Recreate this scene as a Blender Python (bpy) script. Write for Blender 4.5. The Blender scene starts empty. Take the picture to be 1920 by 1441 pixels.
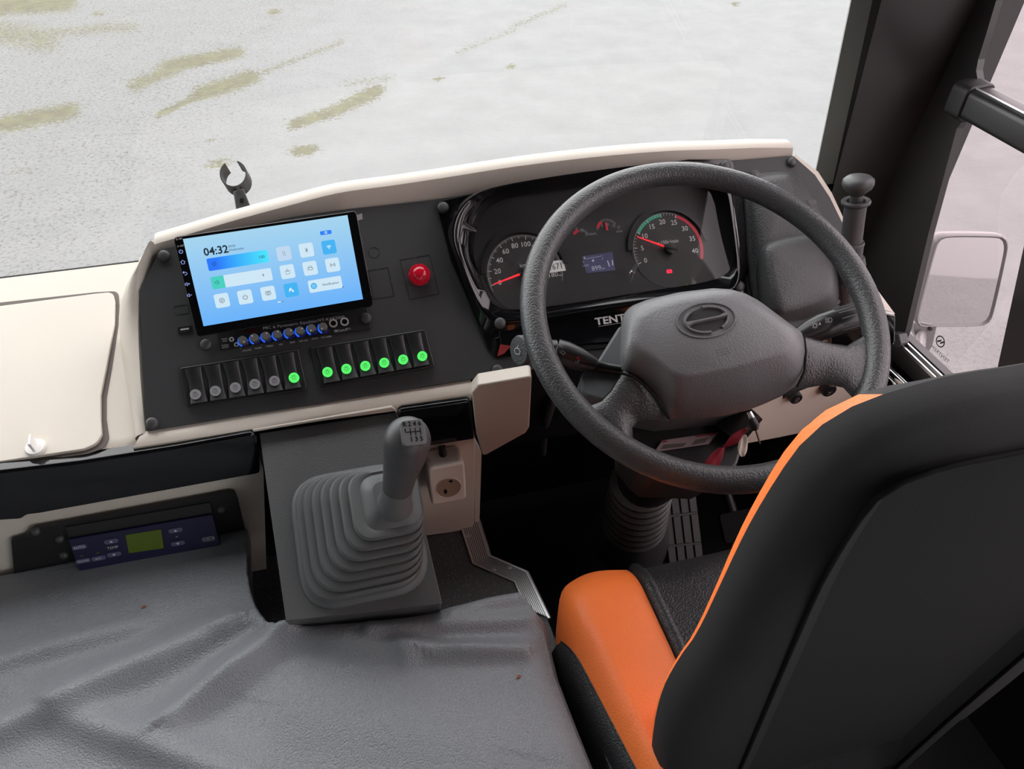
import bpy, bmesh, math, random
from mathutils import Vector, Matrix, noise
random.seed(7)
S = bpy.context.scene
COL = S.collection
D = math.pi/180
# ------------------------------------------------------------------ camera, sky, exposure
FPX, PITCH, YAW, ROLL = 1500.0, 40*D, 15*D, -0.5*D
CAM = Vector((0, 0, 1.4))
CF = Vector((math.sin(YAW)*math.cos(PITCH), math.cos(YAW)*math.cos(PITCH), -math.sin(PITCH)))
_r0 = Vector((math.cos(YAW), -math.sin(YAW), 0)); _u0 = _r0.cross(CF)
CR = _r0*math.cos(ROLL) - _u0*math.sin(ROLL)
CU = _r0*math.sin(ROLL) + _u0*math.cos(ROLL)
cd = bpy.data.cameras.new('camera'); cam = bpy.data.objects.new('camera', cd); COL.objects.link(cam)
cd.sensor_width = 36; cd.lens = 36*FPX/1920; cd.clip_start = 0.02; cd.clip_end = 500
cam.matrix_world = Matrix(((CR.x, CU.x, -CF.x, CAM.x), (CR.y, CU.y, -CF.y, CAM.y), (CR.z, CU.z, -CF.z, CAM.z), (0, 0, 0, 1)))
S.camera = cam
w = bpy.data.worlds.new('overcast_sky'); S.world = w; w.use_nodes = True
bg = w.node_tree.nodes['Background']; bg.inputs[0].default_value = (0.985, 0.985, 1.0, 1); bg.inputs[1].default_value = 1.55
S.view_settings.view_transform = 'Standard'; S.view_settings.look = 'None'
S.view_settings.gamma = 1; S.view_settings.use_curve_mapping = False
S.view_settings.exposure = 1.45

def ray(px, py):
    return CF + CR*((px-960)/FPX) - CU*((py-720.5)/FPX)
def onplane(px, py, O, N):
    d = ray(px, py); return CAM + d*((O-CAM).dot(N)/d.dot(N))
def on_y(px, py, y): return onplane(px, py, Vector((0, y, 0)), Vector((0, 1, 0)))
def on_z(px, py, z): return onplane(px, py, Vector((0, 0, z)), Vector((0, 0, 1)))
def on_x(px, py, x): return onplane(px, py, Vector((x, 0, 0)), Vector((1, 0, 0)))
def at_depth(px, py, t): return CAM + ray(px, py)*t

class Fr:
    """local frame: origin, U right, V up-slope, N outwards"""
    def __init__(s, O, el=None, az=0, rot=0, axes=None):
        s.O = Vector(O)
        if axes: s.U, s.V, s.N = axes
        else:
            e, a = el*D, az*D
            s.N = Vector((math.cos(e)*math.sin(a), -math.cos(e)*math.cos(a), math.sin(e)))
            s.U = Vector((math.cos(a), math.sin(a), 0)); s.V = s.N.cross(s.U)
        if rot:
            c, q = math.cos(rot*D), math.sin(rot*D)
            s.U, s.V = s.U*c + s.V*q, s.V*c - s.U*q
    def at(s, px, py, n=0):
        p = onplane(px, py, s.O + s.N*n, s.N) - s.O
        return (p.dot(s.U), p.dot(s.V), n)
    def w(s, u, v, n=0): return s.O + s.U*u + s.V*v + s.N*n
    def l(s, P):
        p = Vector(P) - s.O; return (p.dot(s.U), p.dot(s.V), p.dot(s.N))
    def sub(s, px, py, n=0, rot=0):
        return Fr(s.w(*s.at(px, py, n)), axes=(s.U, s.V, s.N), rot=rot)
    def M(s):
        return Matrix(((s.U.x, s.V.x, s.N.x, s.O.x), (s.U.y, s.V.y, s.N.y, s.O.y), (s.U.z, s.V.z, s.N.z, s.O.z), (0, 0, 0, 1)))
WORLD = Fr((0, 0, 0), axes=(Vector((1, 0, 0)), Vector((0, 1, 0)), Vector((0, 0, 1))))

# ------------------------------------------------------------------ materials
def mat(name, col, rough=.5, metal=0, spec=.5, coat=0, bump=None, emit=None, alpha=None, var=0):
    m = bpy.data.materials.new(name); m.use_nodes = True
    nt = m.node_tree; b = nt.nodes['Principled BSDF']
    b.inputs['Base Color'].default_value = (*col, 1); b.inputs['Roughness'].default_value = rough
    b.inputs['Metallic'].default_value = metal; b.inputs['Specular IOR Level'].default_value = spec
    b.inputs['Coat Weight'].default_value = coat; b.inputs['Coat Roughness'].default_value = .03
    if emit: b.inputs['Emission Color'].default_value = (*emit[0], 1); b.inputs['Emission Strength'].default_value = emit[1]
    tc = nt.nodes.new('ShaderNodeTexCoord')
    if bump:
        kind, scale, strength, dist = bump
        if kind == 'leather':
            t = nt.nodes.new('ShaderNodeTexVoronoi'); t.feature = 'SMOOTH_F1'; t.inputs['Scale'].default_value = scale
            nz = nt.nodes.new('ShaderNodeTexNoise'); nz.inputs['Scale'].default_value = scale*.6
            mx = nt.nodes.new('ShaderNodeMix'); mx.data_type = 'VECTOR'; mx.inputs[0].default_value = .0025
            nt.links.new(tc.outputs['Object'], nz.inputs[0])
            nt.links.new(tc.outputs['Object'], mx.inputs[4]); nt.links.new(nz.outputs['Color'], mx.inputs[5])
            nt.links.new(mx.outputs[1], t.inputs['Vector'])
        else:
            t = nt.nodes.new('ShaderNodeTexNoise'); t.inputs['Scale'].default_value = scale; t.inputs['Detail'].default_value = 3
            nt.links.new(tc.outputs['Object'], t.inputs[0])
        bp = nt.nodes.new('ShaderNodeBump'); bp.inputs['Strength'].default_value = strength; bp.inputs['Distance'].default_value = dist
        if kind == 'leather': bp.invert = True
        nt.links.new(t.outputs[0], bp.inputs['Height']); nt.links.new(bp.outputs[0], b.inputs['Normal'])
    if var:
        n2 = nt.nodes.new('ShaderNodeTexNoise'); n2.inputs['Scale'].default_value = 14; n2.inputs['Detail'].default_value = 5
        nt.links.new(tc.outputs['Object'], n2.inputs[0])
        cr = nt.nodes.new('ShaderNodeMix'); cr.data_type = 'RGBA'
        cr.inputs[6].default_value = (*[c*(1-var) for c in col], 1); cr.inputs[7].default_value = (*[c*(1+var) for c in col], 1)
        nt.links.new(n2.outputs[0], cr.inputs[0]); nt.links.new(cr.outputs[2], b.inputs['Base Color'])
    return m
def glass(name, tint, gloss=.06, rough=0.0):
    m = bpy.data.materials.new(name); m.use_nodes = True; nt = m.node_tree
    nt.nodes.remove(nt.nodes['Principled BSDF']); out = nt.nodes['Material Output']
    tr = nt.nodes.new('ShaderNodeBsdfTransparent'); tr.inputs[0].default_value = (*tint, 1)
    gl = nt.nodes.new('ShaderNodeBsdfGlossy'); gl.inputs['Roughness'].default_value = rough
    fr = nt.nodes.new('ShaderNodeFresnel'); fr.inputs[0].default_value = 1.45
    mu = nt.nodes.new('ShaderNodeMath'); mu.operation = 'MULTIPLY'; mu.inputs[1].default_value = gloss/.04
    mx = nt.nodes.new('ShaderNodeMixShader')
    ge = nt.nodes.new('ShaderNodeNewGeometry'); iv = nt.nodes.new('ShaderNodeMath'); iv.operation = 'SUBTRACT'; iv.inputs[0].default_value = 1
    m2 = nt.nodes.new('ShaderNodeMath'); m2.operation = 'MULTIPLY'; m2.use_clamp = True
    nt.links.new(ge.outputs['Backfacing'], iv.inputs[1]); nt.links.new(fr.outputs[0], mu.inputs[0])
    nt.links.new(mu.outputs[0], m2.inputs[0]); nt.links.new(iv.outputs[0], m2.inputs[1]); nt.links.new(m2.outputs[0], mx.inputs[0])
    nt.links.new(tr.outputs[0], mx.inputs[1]); nt.links.new(gl.outputs[0], mx.inputs[2]); nt.links.new(mx.outputs[0], out.inputs[0])
    return m
def emis(name, col, st): return mat(name, (.01, .01, .01), .3, emit=(col, st))

M = dict(
 cream=mat('cream_plastic', (.63, .57, .495), .42, bump=('noise', 300, .05, .001), var=.03),
 plate=mat('panel_vinyl', (.036, .037, .039), .55, bump=('noise', 900, .25, .0004), var=.12),
 piano=mat('piano_black', (.004, .004, .005), .09, coat=.15),
 black=mat('black_plastic', (.012, .012, .013), .45),
 deep=mat('deep_black', (.005, .005, .005), .8, spec=.2),
 soft=mat('satin_black_plastic', (.02, .02, .021), .33),
 cap=mat('rubber_cap', (.055, .055, .057), .45),
 wheel=mat('wheel_leather', (.052, .054, .056), .36, bump=('leather', 480, .7, .0008)),
 hub=mat('hub_plastic', (.13, .133, .137), .40, bump=('leather', 560, .5, .0006)),
 shroud=mat('column_grey', (.11, .115, .12), .5, bump=('noise', 700, .2, .0003)),
 house=mat('textured_grey_plastic', (.06, .062, .064), .42, bump=('noise', 420, 1, .0012)),
 boot=mat('boot_rubber', (.095, .10, .101), .48, var=.12),
 gplate=mat('powder_coat', (.085, .086, .088), .33, bump=('noise', 420, .7, .0006)),
 cover=mat('grey_vinyl', (.20, .212, .228), .40, bump=('leather', 520, .8, .0013), var=.03),
 orange=mat('orange_leather', (1.0, .215, .04), .5, bump=('leather', 520, .5, .0009), var=.04),
 bleather=mat('black_leather', (.022, .023, .025), .42, bump=('leather', 480, .8, .0012)),
 fabric=mat('black_fabric', (.020, .020, .021), .85, bump=('noise', 600, .3, .0006), var=.15),
 steel=mat('brushed_steel', (.62, .62, .62), .28, metal=1),
 alu=mat('step_aluminium', (.72, .73, .74), .33, metal=.85),
 chrome=mat('chrome', (.8, .8, .8), .08, metal=1),
 white=mat('white_plastic', (.82, .80, .77), .35),
 socket=mat('socket_plastic', (.80, .73, .66), .35),
 print=mat('white_print', (.62, .62, .6), .5),
 printdim=mat('grey_print', (.33, .33, .33), .5),
 dark_line=mat('cut_line', (.004, .004, .004), .6),
 red=mat('dial_red', (.45, .02, .04), .5, emit=((1, .03, .08), .03)),
 green=mat('dial_green', (.02, .28, .17), .5, emit=((.02, .5, .3), .06)),
 needle=emis('needle_red', (1, .03, .04), .40),
 dial=mat('dial_face', (.028, .029, .028), .6),
 lcd=mat('cluster_lcd', (.03, .03, .05), .3, emit=((.1, .1, .2), .12)),
 lcdink=mat('lcd_ink', (.3, .3, .36), .4, emit=((.5, .5, .62), .12)),
 warn=emis('warning_red', (1, .02, .06), .6),
 warny=emis('warning_yellow', (.5, .45, .02), .3),
 greenlamp=emis('switch_lamp_green', (.10, .92, .15), .38),
 greylamp=mat('switch_badge_grey', (.30, .29, .31), .5),
 ink=mat('badge_ink', (.006, .03, .008), .6),
 redlens=mat('red_lens', (.42, .004, .02), .08, emit=((1, .02, .05), .03), coat=.5),
 bluelens=emis('knob_blue_glow', (.03, .16, 1), .35),
 bluedim=emis('knob_blue_dim', (.01, .01, .5), .1),
 smoke=mat('smoked_knob', (.12, .115, .11), .18, coat=.4),
 climate=mat('climate_navy', (.012, .011, .045), .4),
 climlcd=mat('climate_lcd', (.09, .14, .012), .25),
 climbtn=mat('climate_button', (.085, .085, .16), .45),
 key=mat('key_black', (.01, .01, .01), .35),
 redtag=mat('red_fabric_tag', (.30, .012, .03), .55),
 paper=mat('crumpled_paper', (.75, .68, .58), .7),
 label=mat('sticker_pink', (.34, .26, .28), .5),
 sticker=mat('white_sticker', (.85, .85, .83), .5),
 vinylfl=mat('speckled_vinyl', (.05, .05, .052), .5, var=.2),
 frit=mat('frit_grey', (.42, .43, .42), .5),
 pillar=mat('pillar_black', (.03, .03, .03), .32),
 band=mat('pillar_band', (.16, .16, .16), .35),
 wallb=mat('gloss_black_panel', (.006, .006, .007), .22),
 roofm=mat('interior_roof', (.045, .043, .042), .7),
 mir=mat('mirror_glass', (.86, .84, .84), .02, metal=1),
 mframe=mat('mirror_frame', (.16, .15, .15), .25),
 seatgrey=mat('passenger_grey', (.15, .15, .16), .7),
 glassf=glass('windscreen_glass', (.985, .985, .98), .03),
 glasss=glass('side_glass_pink', (.93, .865, .875), .04),
 glassl=glass('cluster_lens', (.9, .9, .9), .03, .02),
)
# speckled vinyl: fine pale flecks
def speckle(m):
    nt = m.node_tree; b = nt.nodes['Principled BSDF']; tc = nt.nodes.new('ShaderNodeTexCoord')
    v = nt.nodes.new('ShaderNodeTexVoronoi'); v.inputs['Scale'].default_value = 260
    r = nt.nodes.new('ShaderNodeMath'); r.operation = 'LESS_THAN'; r.inputs[1].default_value = .16
    mx = nt.nodes.new('ShaderNodeMix'); mx.data_type = 'RGBA'; mx.inputs[6].default_value = (.05, .05, .053, 1); mx.inputs[7].default_value = (.3, .3, .3, 1)
    nt.links.new(tc.outputs['Object'], v.inputs['Vector']); nt.links.new(v.outputs['Distance'], r.inputs[0]); nt.links.new(r.outputs[0], mx.inputs[0])
    nt.links.new(mx.outputs[2], b.inputs['Base Color'])
speckle(M['vinylfl'])

# ------------------------------------------------------------------ mesh helpers
def fillet(pts, r, seg=5, closed=True):
    out = []; n = len(pts)
    for i, p in enumerate(pts):
        rr = r[i] if isinstance(r, (list, tuple)) else r
        p = Vector(p[:2]); a = Vector(pts[i-1][:2]); b = Vector(pts[(i+1) % n][:2])
        da, db = (a-p), (b-p); la, lb = da.length, db.length
        if rr <= 0 or la < 1e-6 or lb < 1e-6: out.append((p.x, p.y)); continue
        da /= la; db /= lb; ang = da.angle(db)
        if ang > 3.05: out.append((p.x, p.y)); continue
        t = min(rr/math.tan(ang/2), la*.49, lb*.49)
        p1, p2 = p+da*t, p+db*t
        for k in range(seg+1):
            f = k/seg; q = p1*(1-f)**2 + p*2*f*(1-f) + p2*f*f; out.append((q.x, q.y))
    return out
def rrect(cx, cy, w, h, r, seg=4):
    return fillet([(cx-w/2, cy-h/2), (cx+w/2, cy-h/2), (cx+w/2, cy+h/2), (cx-w/2, cy+h/2)], r, seg)
def circ(cx, cy, r, n=32, ry=None):
    ry = ry or r
    return [(cx+r*math.cos(2*math.pi*k/n), cy+ry*math.sin(2*math.pi*k/n)) for k in range(n)]
class MB:
    def __init__(s): s.v = []; s.f = []
    def add(s, vs, fs):
        o = len(s.v); s.v += [tuple(v) for v in vs]; s.f += [tuple(i+o for i in f) for f in fs]; return s
    def prism(s, pts, n0, n1, T=None):
        n = len(pts); area = sum(pts[i-1][0]*pts[i][1]-pts[i][0]*pts[i-1][1] for i in range(n))
        if area < 0: pts = pts[::-1]
        vs = [(p[0], p[1], n0) for p in pts] + [(p[0], p[1], n1) for p in pts]
        fs = [tuple(range(n-1, -1, -1)), tuple(range(n, 2*n))] + [(i, (i+1) % n, n+(i+1) % n, n+i) for i in range(n)]
        if T: vs = [T @ Vector(v) for v in vs]
        return s.add(vs, fs)
    def flat(s, pts, n):
        a = sum(pts[i-1][0]*pts[i][1]-pts[i][0]*pts[i-1][1] for i in range(len(pts)))
        if a < 0: pts = pts[::-1]
        return s.add([(p[0], p[1], n) for p in pts], [tuple(range(len(pts)))])
    def box(s, c, z, T=None):
        x, y, zz = [q/2 for q in z]
        vs = [(c[0]+a*x, c[1]+b*y, c[2]+d*zz) for d in (-1, 1) for a, b in ((-1, -1), (1, -1), (1, 1), (-1, 1))]
        if T: vs = [T @ Vector(v) for v in vs]
        return s.add(vs, [(3, 2, 1, 0), (4, 5, 6, 7), (0, 1, 5, 4), (1, 2, 6, 5), (2, 3, 7, 6), (3, 0, 4, 7)])
    def loft(s, rings, c0=True, c1=True, closed=True):
        n = len(rings[0]); vs = [p for r in rings for p in r]; fs = []
        m = n if closed else n-1
        for i in range(len(rings)-1):
            for j in range(m):
                k = (j+1) % n; fs.append((i*n+j, i*n+k, (i+1)*n+k, (i+1)*n+j))
        if c0: fs.append(tuple(range(n-1, -1, -1)))
        if c1: fs.append(tuple(range((len(rings)-1)*n, len(rings)*n)))
        return s.add(vs, fs)
    def grid(s, rows): return s.loft(rows, False, False, False)
    def lathe(s, prof, c=(0, 0, 0), seg=28, T=None, cap=True):
        rings = []
        for r, z in prof:
            rg = [Vector((r*math.cos(2*math.pi*k/seg), r*math.sin(2*math.pi*k/seg), z)) for k in range(seg)]
            if T: rg = [T @ p for p in rg]
            rings.append([p + Vector(c) for p in rg])
        return s.loft(rings, cap, cap)
    def tube(s, path, r, seg=12, closed=False, squash=1.0, up=None):
        P = [Vector(p) for p in path]; n = len(P); rings = []
        R = r if isinstance(r, (list, tuple)) else [r]*n
        prev = None
        for i in range(n):
            if closed: t = P[(i+1) % n]-P[i-1]
            else: t = P[min(i+1, n-1)]-P[max(i-1, 0)]
            t.normalize()
            if prev is None:
                a = Vector(up) if up else (Vector((0, 0, 1)) if abs(t.z) < .9 else Vector((1, 0, 0)))
            else: a = prev
            a = (a - t*a.dot(t)).normalized(); b = t.cross(a); prev = a
            rings.append([P[i] + (a*math.cos(2*math.pi*k/seg)*squash + b*math.sin(2*math.pi*k/seg))*R[i] for k in range(seg)])
        if closed: rings.append(rings[0]); return s.loft(rings, False, False)
        return s.loft(rings)
    def stroke(s, pts, w, n, h=.00025, closed=False):
        """flat ribbon along 2D points"""
        P = [Vector(p[:2]) for p in pts]; m = len(P); L = []; Rr = []
        for i in range(m):
            if closed: t = P[(i+1) % m]-P[i-1]
            else: t = P[min(i+1, m-1)]-P[max(i-1, 0)]
            if t.length < 1e-9: t = Vector((1, 0))
            t.normalize(); q = Vector((-t.y, t.x))*w/2
            L.append(P[i]+q); Rr.append(P[i]-q)
        rings = []
        for a, b in zip(L, Rr): rings.append([(b.x, b.y, n-h), (a.x, a.y, n-h), (a.x, a.y, n), (b.x, b.y, n)])
        if closed: rings.append(rings[0]); return s.loft(rings, False, False)
        return s.loft(rings)
    def arc(s, cx, cy, r0, r1, a0, a1, n, h=.0003, seg=None):
        seg = seg or max(2, int(abs(a1-a0)/4)); rings = []
        for k in range(seg+1):
            a = (a0+(a1-a0)*k/seg)*D; c, q = math.cos(a), math.sin(a)
            rings.append([(cx+c*r0, cy+q*r0, n-h), (cx+c*r1, cy+q*r1, n-h), (cx+c*r1, cy+q*r1, n), (cx+c*r0, cy+q*r0, n)])
        return s.loft(rings)
    def text(s, t, size, u, v, n, rot=0, al='CENTER', sx=1, bold=0, shear=0, T=None, mirror=False):
        cu = bpy.data.curves.new('t', 'FONT'); cu.body = t; cu.size = size; cu.align_x = al; cu.align_y = 'CENTER'
        cu.resolution_u = 2; cu.offset = bold; cu.shear = shear; cu.extrude = 0
        ob = bpy.data.objects.new('t', cu); me = ob.to_mesh()
        c, q = math.cos(rot*D), math.sin(rot*D); vs = []
        for vv in me.vertices:
            x, y = vv.co.x*sx, vv.co.y
            if mirror: x = -x
            p = Vector((u+x*c-y*q, v+x*q+y*c, n))
            vs.append(T @ p if T else p)
        s.add(vs, [tuple(p.vertices) for p in me.polygons])
        ob.to_mesh_clear(); bpy.data.objects.remove(ob); bpy.data.curves.remove(cu); return s
    def obj(s, name, m, parent=None, smooth=None, bevel=0, bseg=2, sub=0, solid=0, soff=-1, M4=None, kind=None, label=None, fix=True):
        me = bpy.data.meshes.new(name); me.from_pydata([tuple(v) for v in s.v], [], s.f)
        if fix:
            b = bmesh.new(); b.from_mesh(me); bmesh.ops.recalc_face_normals(b, faces=b.faces); b.to_mesh(me); b.free()
        me.materials.append(M[m] if isinstance(m, str) else m)
        if smooth is not None or sub:
            me.polygons.foreach_set('use_smooth', [True]*len(me.polygons))
            if smooth is not None and smooth < 180: me.set_sharp_from_angle(angle=smooth*D)
        o = bpy.data.objects.new(name, me); COL.objects.link(o)
        if parent: o.parent = parent
        if M4: o.matrix_world = M4
        if solid: md = o.modifiers.new('s', 'SOLIDIFY'); md.thickness = solid; md.offset = soff
        if bevel:
            md = o.modifiers.new('b', 'BEVEL'); md.width = bevel; md.segments = bseg; md.limit_method = 'ANGLE'; md.angle_limit = 35*D
            me.polygons.foreach_set('use_smooth', [True]*len(me.polygons))
            if smooth is None: me.set_sharp_from_angle(angle=180*D)
            md.harden_normals = True
        if sub: md = o.modifiers.new('u', 'SUBSURF'); md.levels = sub; md.render_levels = sub
        if kind: o['kind'] = kind
        if label: o['label'] = label
        return o
def tag(o, label=None, cat=None, group=None, kind=None):
    if label: o['label'] = label
    if cat: o['category'] = cat
    if group: o['group'] = group
    if kind: o['kind'] = kind
    return o
def thing(name, label, cat, F=WORLD, group=None):
    o = bpy.data.objects.new(name, None); COL.objects.link(o); o.empty_display_size = .05
    o.matrix_world = F.M(); tag(o, label, cat, group); return o
def copy_tree(o, parent=None):
    c = o.copy(); COL.objects.link(c)
    if parent: c.parent = parent
    for ch in list(o.children): copy_tree(ch, c)
    return c
def P2(F, pts, n=0): return [F.at(x, y, n)[:2] for x, y in pts]
def P3(F, pts): return [F.at(*p) for p in pts]
def chaikin(pts, it=2, closed=True):
    P = [Vector(p) for p in pts]
    for _ in range(it):
        Q = []
        rng = range(len(P)) if closed else range(len(P)-1)
        if not closed: Q.append(P[0])
        for i in rng:
            a, b = P[i], P[(i+1) % len(P)]; Q += [a*.75+b*.25, a*.25+b*.75]
        if not closed: Q.append(P[-1])
        P = Q
    return P
def resample(pts, n, closed=True):
    P = [Vector(p) for p in pts]
    if closed: P = P+[P[0]]
    L = [0]
    for a, b in zip(P, P[1:]): L.append(L[-1]+(b-a).length)
    out = []; j = 0; tot = L[-1]; cnt = n if closed else n-1
    for k in range(n):
        t = tot*k/cnt
        while j < len(L)-2 and L[j+1] < t: j += 1
        f = (t-L[j])/max(1e-9, L[j+1]-L[j]); out.append(P[j].lerp(P[j+1], min(1, max(0, f))))
    return out

# ------------------------------------------------------------------ main frames
PL = Fr(at_depth(535, 600, 1.10), 45)                       # instrument panel plane
HU = Fr(PL.w(0, 0, .022), 27, az=2, rot=.8)                 # touch screen plane
LP = Fr((-.4, .85, .66), 75)                                # dash ledge, sloping 15 deg
SW = Fr((.4394, .7209, .8375), 64.7, az=-2.6, rot=5.2)      # steering wheel plane
YF = .85
FP = Fr((0, YF, .5), 0)                                     # dash front face, vertical
GP = Fr(at_depth(612, 785, 1.112), 64)                      # gear console top plate
WS_N = Vector((0, -1, -.16)).normalized(); WS_O = Vector((0, 1.225, .74))
WS = Fr(WS_O, axes=(Vector((1, 0, 0)), Vector((0, -.16, 1)).normalized(), Vector((0, -1, -.16)).normalized()))
XW = 1.0
ZG = -1.0
# ================================================================== SETTING
def ground():
    # moss / puddle patches lie where they are seen on the real ground plane
    pats = [((140, 215), (270, 0), 60, .9), ((345, 222), (520, 0), 0, 0)]
    patch = []   # (ax, ay, bx, by, halfwidth px, strength)
    for a in [((0, 235), (135, 208), 17, 1.0), ((150, 205), (170, 185), 6, .5), ((250, 160), (330, 130), 14, .85), ((310, 125), (445, 98), 13, 1.0),
              ((300, 215), (370, 180), 8, .9), ((375, 175), (475, 145), 15, 1.1), ((480, 140), (640, 80), 7, .6), ((545, 235), (620, 212), 11, 1.0),
              ((620, 212), (710, 170), 13, 1.0), ((640, 160), (735, 145), 10, .5), ((550, 283), (590, 281), 9, 1.3), ((395, 307), (428, 303), 7, 1.0),
              ((0, 60), (90, 75), 30, .7), ((100, 60), (250, 50), 14, .6), ((0, 5), (120, 0), 22, 1.2), ((855, 100), (965, 55), 7, .5), ((0, 325), (60, 316), 7, .5),
              ((510, 23), (520, 22), 6, 1.1), ((820, 148), (832, 148), 4, 1.0), ((950, 125), (965, 124), 5, 1.1), ((1375, 8), (1385, 8), 4, 1), ((175, 25), (190, 24), 5, .8),
              ((960, 50), (1060, 10), 6, .55), ((470, 60), (520, 45), 6, .4), ((385, 262), (395, 261), 4, .9)]:
        patch.append(a)
    me = bpy.data.meshes.new('ground'); vs = []; fs = []; moss = []; grav = []; N = 260
    xs = [-9+20*(i/N) for i in range(N+1)]; ys = [-3+17*(j/N)**1.25 for j in range(N+1)]
    def toimg(x, y):
        d = Vector((x, y, ZG))-CAM; z = d.dot(CF)
        if z < .3: return None
        return 960+FPX*d.dot(CR)/z, 720.5-FPX*d.dot(CU)/z
    for y in ys:
        for x in xs:
            h = noise.fractal(Vector((x*2.5, y*2.5, 0)), 1.0, 2.0, 4)*.012
            vs.append((x, y, ZG+h)); m = 0; q = toimg(x, y)
            if q and q[1] > -60 and q[1] < 600:
                for (a, b, hw, st) in patch:
                    A, B, Q = Vector(a), Vector(b), Vector(q); t = max(0, min(1, (Q-A).dot(B-A)/max(1, (B-A).length_squared)))
                    dd = (Q-(A+(B-A)*t)).length/hw; m = max(m, st*math.exp(-dd*dd*.75))
                g = max(0, min(1, (900-q[0]-q[1]*.9)/500))
            else: g = .4
            moss.append(m); grav.append(g)
    W1 = N+1
    for j in range(N):
        for i in range(N): fs.append((j*W1+i, j*W1+i+1, (j+1)*W1+i+1, (j+1)*W1+i))
    me.from_pydata(vs, [], fs); me.polygons.foreach_set('use_smooth', [True]*len(fs))
    a = me.attributes.new('moss', 'FLOAT', 'POINT'); a.data.foreach_set('value', moss)
    a = me.attributes.new('gravel', 'FLOAT', 'POINT'); a.data.foreach_set('value', grav)
    m = bpy.data.materials.new('wet_asphalt'); m.use_nodes = True; nt = m.node_tree; b = nt.nodes['Principled BSDF']; L = nt.links.new
    tc = nt.nodes.new('ShaderNodeTexCoord')
    def nz(sc, det=5, rough=.6):
        t = nt.nodes.new('ShaderNodeTexNoise'); t.inputs['Scale'].default_value = sc; t.inputs['Detail'].default_value = det; t.inputs['Roughness'].default_value = rough
        L(tc.outputs['Object'], t.inputs[0]); return t.outputs[0]
    def math_(op, a, c, cl=False):
        n = nt.nodes.new('ShaderNodeMath'); n.operation = op; n.use_clamp = cl
        for i, k in enumerate((a, c)):
            if isinstance(k, (int, float)): n.inputs[i].default_value = k
            else: L(k, n.inputs[i])
        return n.outputs[0]
    def ramp(x, lo, hi):
        n = nt.nodes.new('ShaderNodeMapRange'); n.inputs[1].default_value = lo; n.inputs[2].default_value = hi; L(x, n.inputs[0]); return n.outputs[0]
    def mixc(f, c1, c2):
        n = nt.nodes.new('ShaderNodeMix'); n.data_type = 'RGBA'; L(f, n.inputs[0])
        for i, k in ((6, c1), (7, c2)):
            if isinstance(k, tuple): n.inputs[i].default_value = (*k, 1)
            else: L(k, n.inputs[i])
        return n.outputs[2]
    am = nt.nodes.new('ShaderNodeAttribute'); am.attribute_name = 'moss'
    ag = nt.nodes.new('ShaderNodeAttribute'); ag.attribute_name = 'gravel'
    base = mixc(ramp(nz(3, 4), .3, .7), (.180, .181, .180), (.205, .206, .205))
    gr = math_('MULTIPLY', ramp(nz(38, 8, .85), .515, .60), ramp(ag.outputs[2], 0, .8))
    base = mixc(math_('MULTIPLY', ag.outputs[2], .55), base, (.150, .149, .146))
    c = mixc(math_('MULTIPLY', gr, .85), base, (.070, .068, .064))
    fine = ramp(nz(60, 4, .7), .62, .72)
    c = mixc(math_('MULTIPLY', fine, .18), c, (.13, .13, .127))
    white = ramp(nz(16, 5, .7), .66, .74)
    c = mixc(math_('MULTIPLY', white, .5), c, (.28, .28, .28))
    mo = ramp(math_('ADD', am.outputs[2], math_('MULTIPLY', math_('SUBTRACT', nz(30, 8, .8), .5), 3.6)), .45, .68)
    c = mixc(math_('MULTIPLY', mo, .85), c, mixc(ramp(nz(9), .4, .6), (.098, .088, .055), (.118, .115, .062)))
    L(c, b.inputs['Base Color']); b.inputs['Roughness'].default_value = .75; b.inputs['Specular IOR Level'].default_value = .12
    bp = nt.nodes.new('ShaderNodeBump'); bp.inputs['Strength'].default_value = .7; bp.inputs['Distance'].default_value = .02
    L(nz(26, 6, .7), bp.inputs['Height']); L(bp.outputs[0], b.inputs['Normal'])
    me.materials.append(m); o = bpy.data.objects.new('ground', me); COL.objects.link(o); tag(o, kind='structure')
    o2 = MB().add([(-80, -60, ZG-.03), (80, -60, ZG-.03), (80, 100, ZG-.03), (-80, 100, ZG-.03)], [(0, 1, 2, 3)]).obj('trim_9', mat('far_asphalt', (.2, .2, .2), .8, bump=('noise', 20, .4, .01)))
    tag(o2, kind='structure')
ground()

def struct(mb, name, m, **k):
    o = mb.obj(name, m, **k); o['kind'] = 'structure'; return o
XL = -1.5
# bus floor, roof, walls
struct(MB().box((-.2, 0.1, -.03), (2.5, 2.6, .06)), 'floor', 'black')
struct(MB().box((-.25, -1.95, 2.40), (2.62, 6.2, .06)), 'ceiling', 'roofm')
struct(MB().box((XL-.03, -2.9, .2), (.06, 4.6, 1.0)).box((XL-.03, -2.9, 2.05), (.06, 4.6, .7)).box((XL-.03, -.65, 1.3), (.06, .1, 1.4))
       .box((XL-.03, .35, 2.15), (.06, 1.9, .5)).box((XL-.03, -3, 1.25), (.06, .1, 1.1)), 'wall_left', 'roofm')
struct(MB().box((-.25, -5.1, 1.2), (2.6, .06, 2.5)), 'wall_back', 'roofm')
struct(MB().box((-.2, 1.235, .33), (2.5, .03, .76)), 'wall_front', 'deep')
# right wall: below the side window, and behind the driver
struct(MB().box((XW+.008, .5, .22), (.016, 1.5, .62)), 'wall_right', 'wallb')
struct(MB().box((XW+.03, -2.5, .4), (.06, 5.1, .8)).box((XW+.03, -2, 2.03), (.06, 6.2, .68)).box((XW+.03, -.25, 1.2), (.06, .25, 1.2)), 'trim_5', 'roofm')
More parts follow.
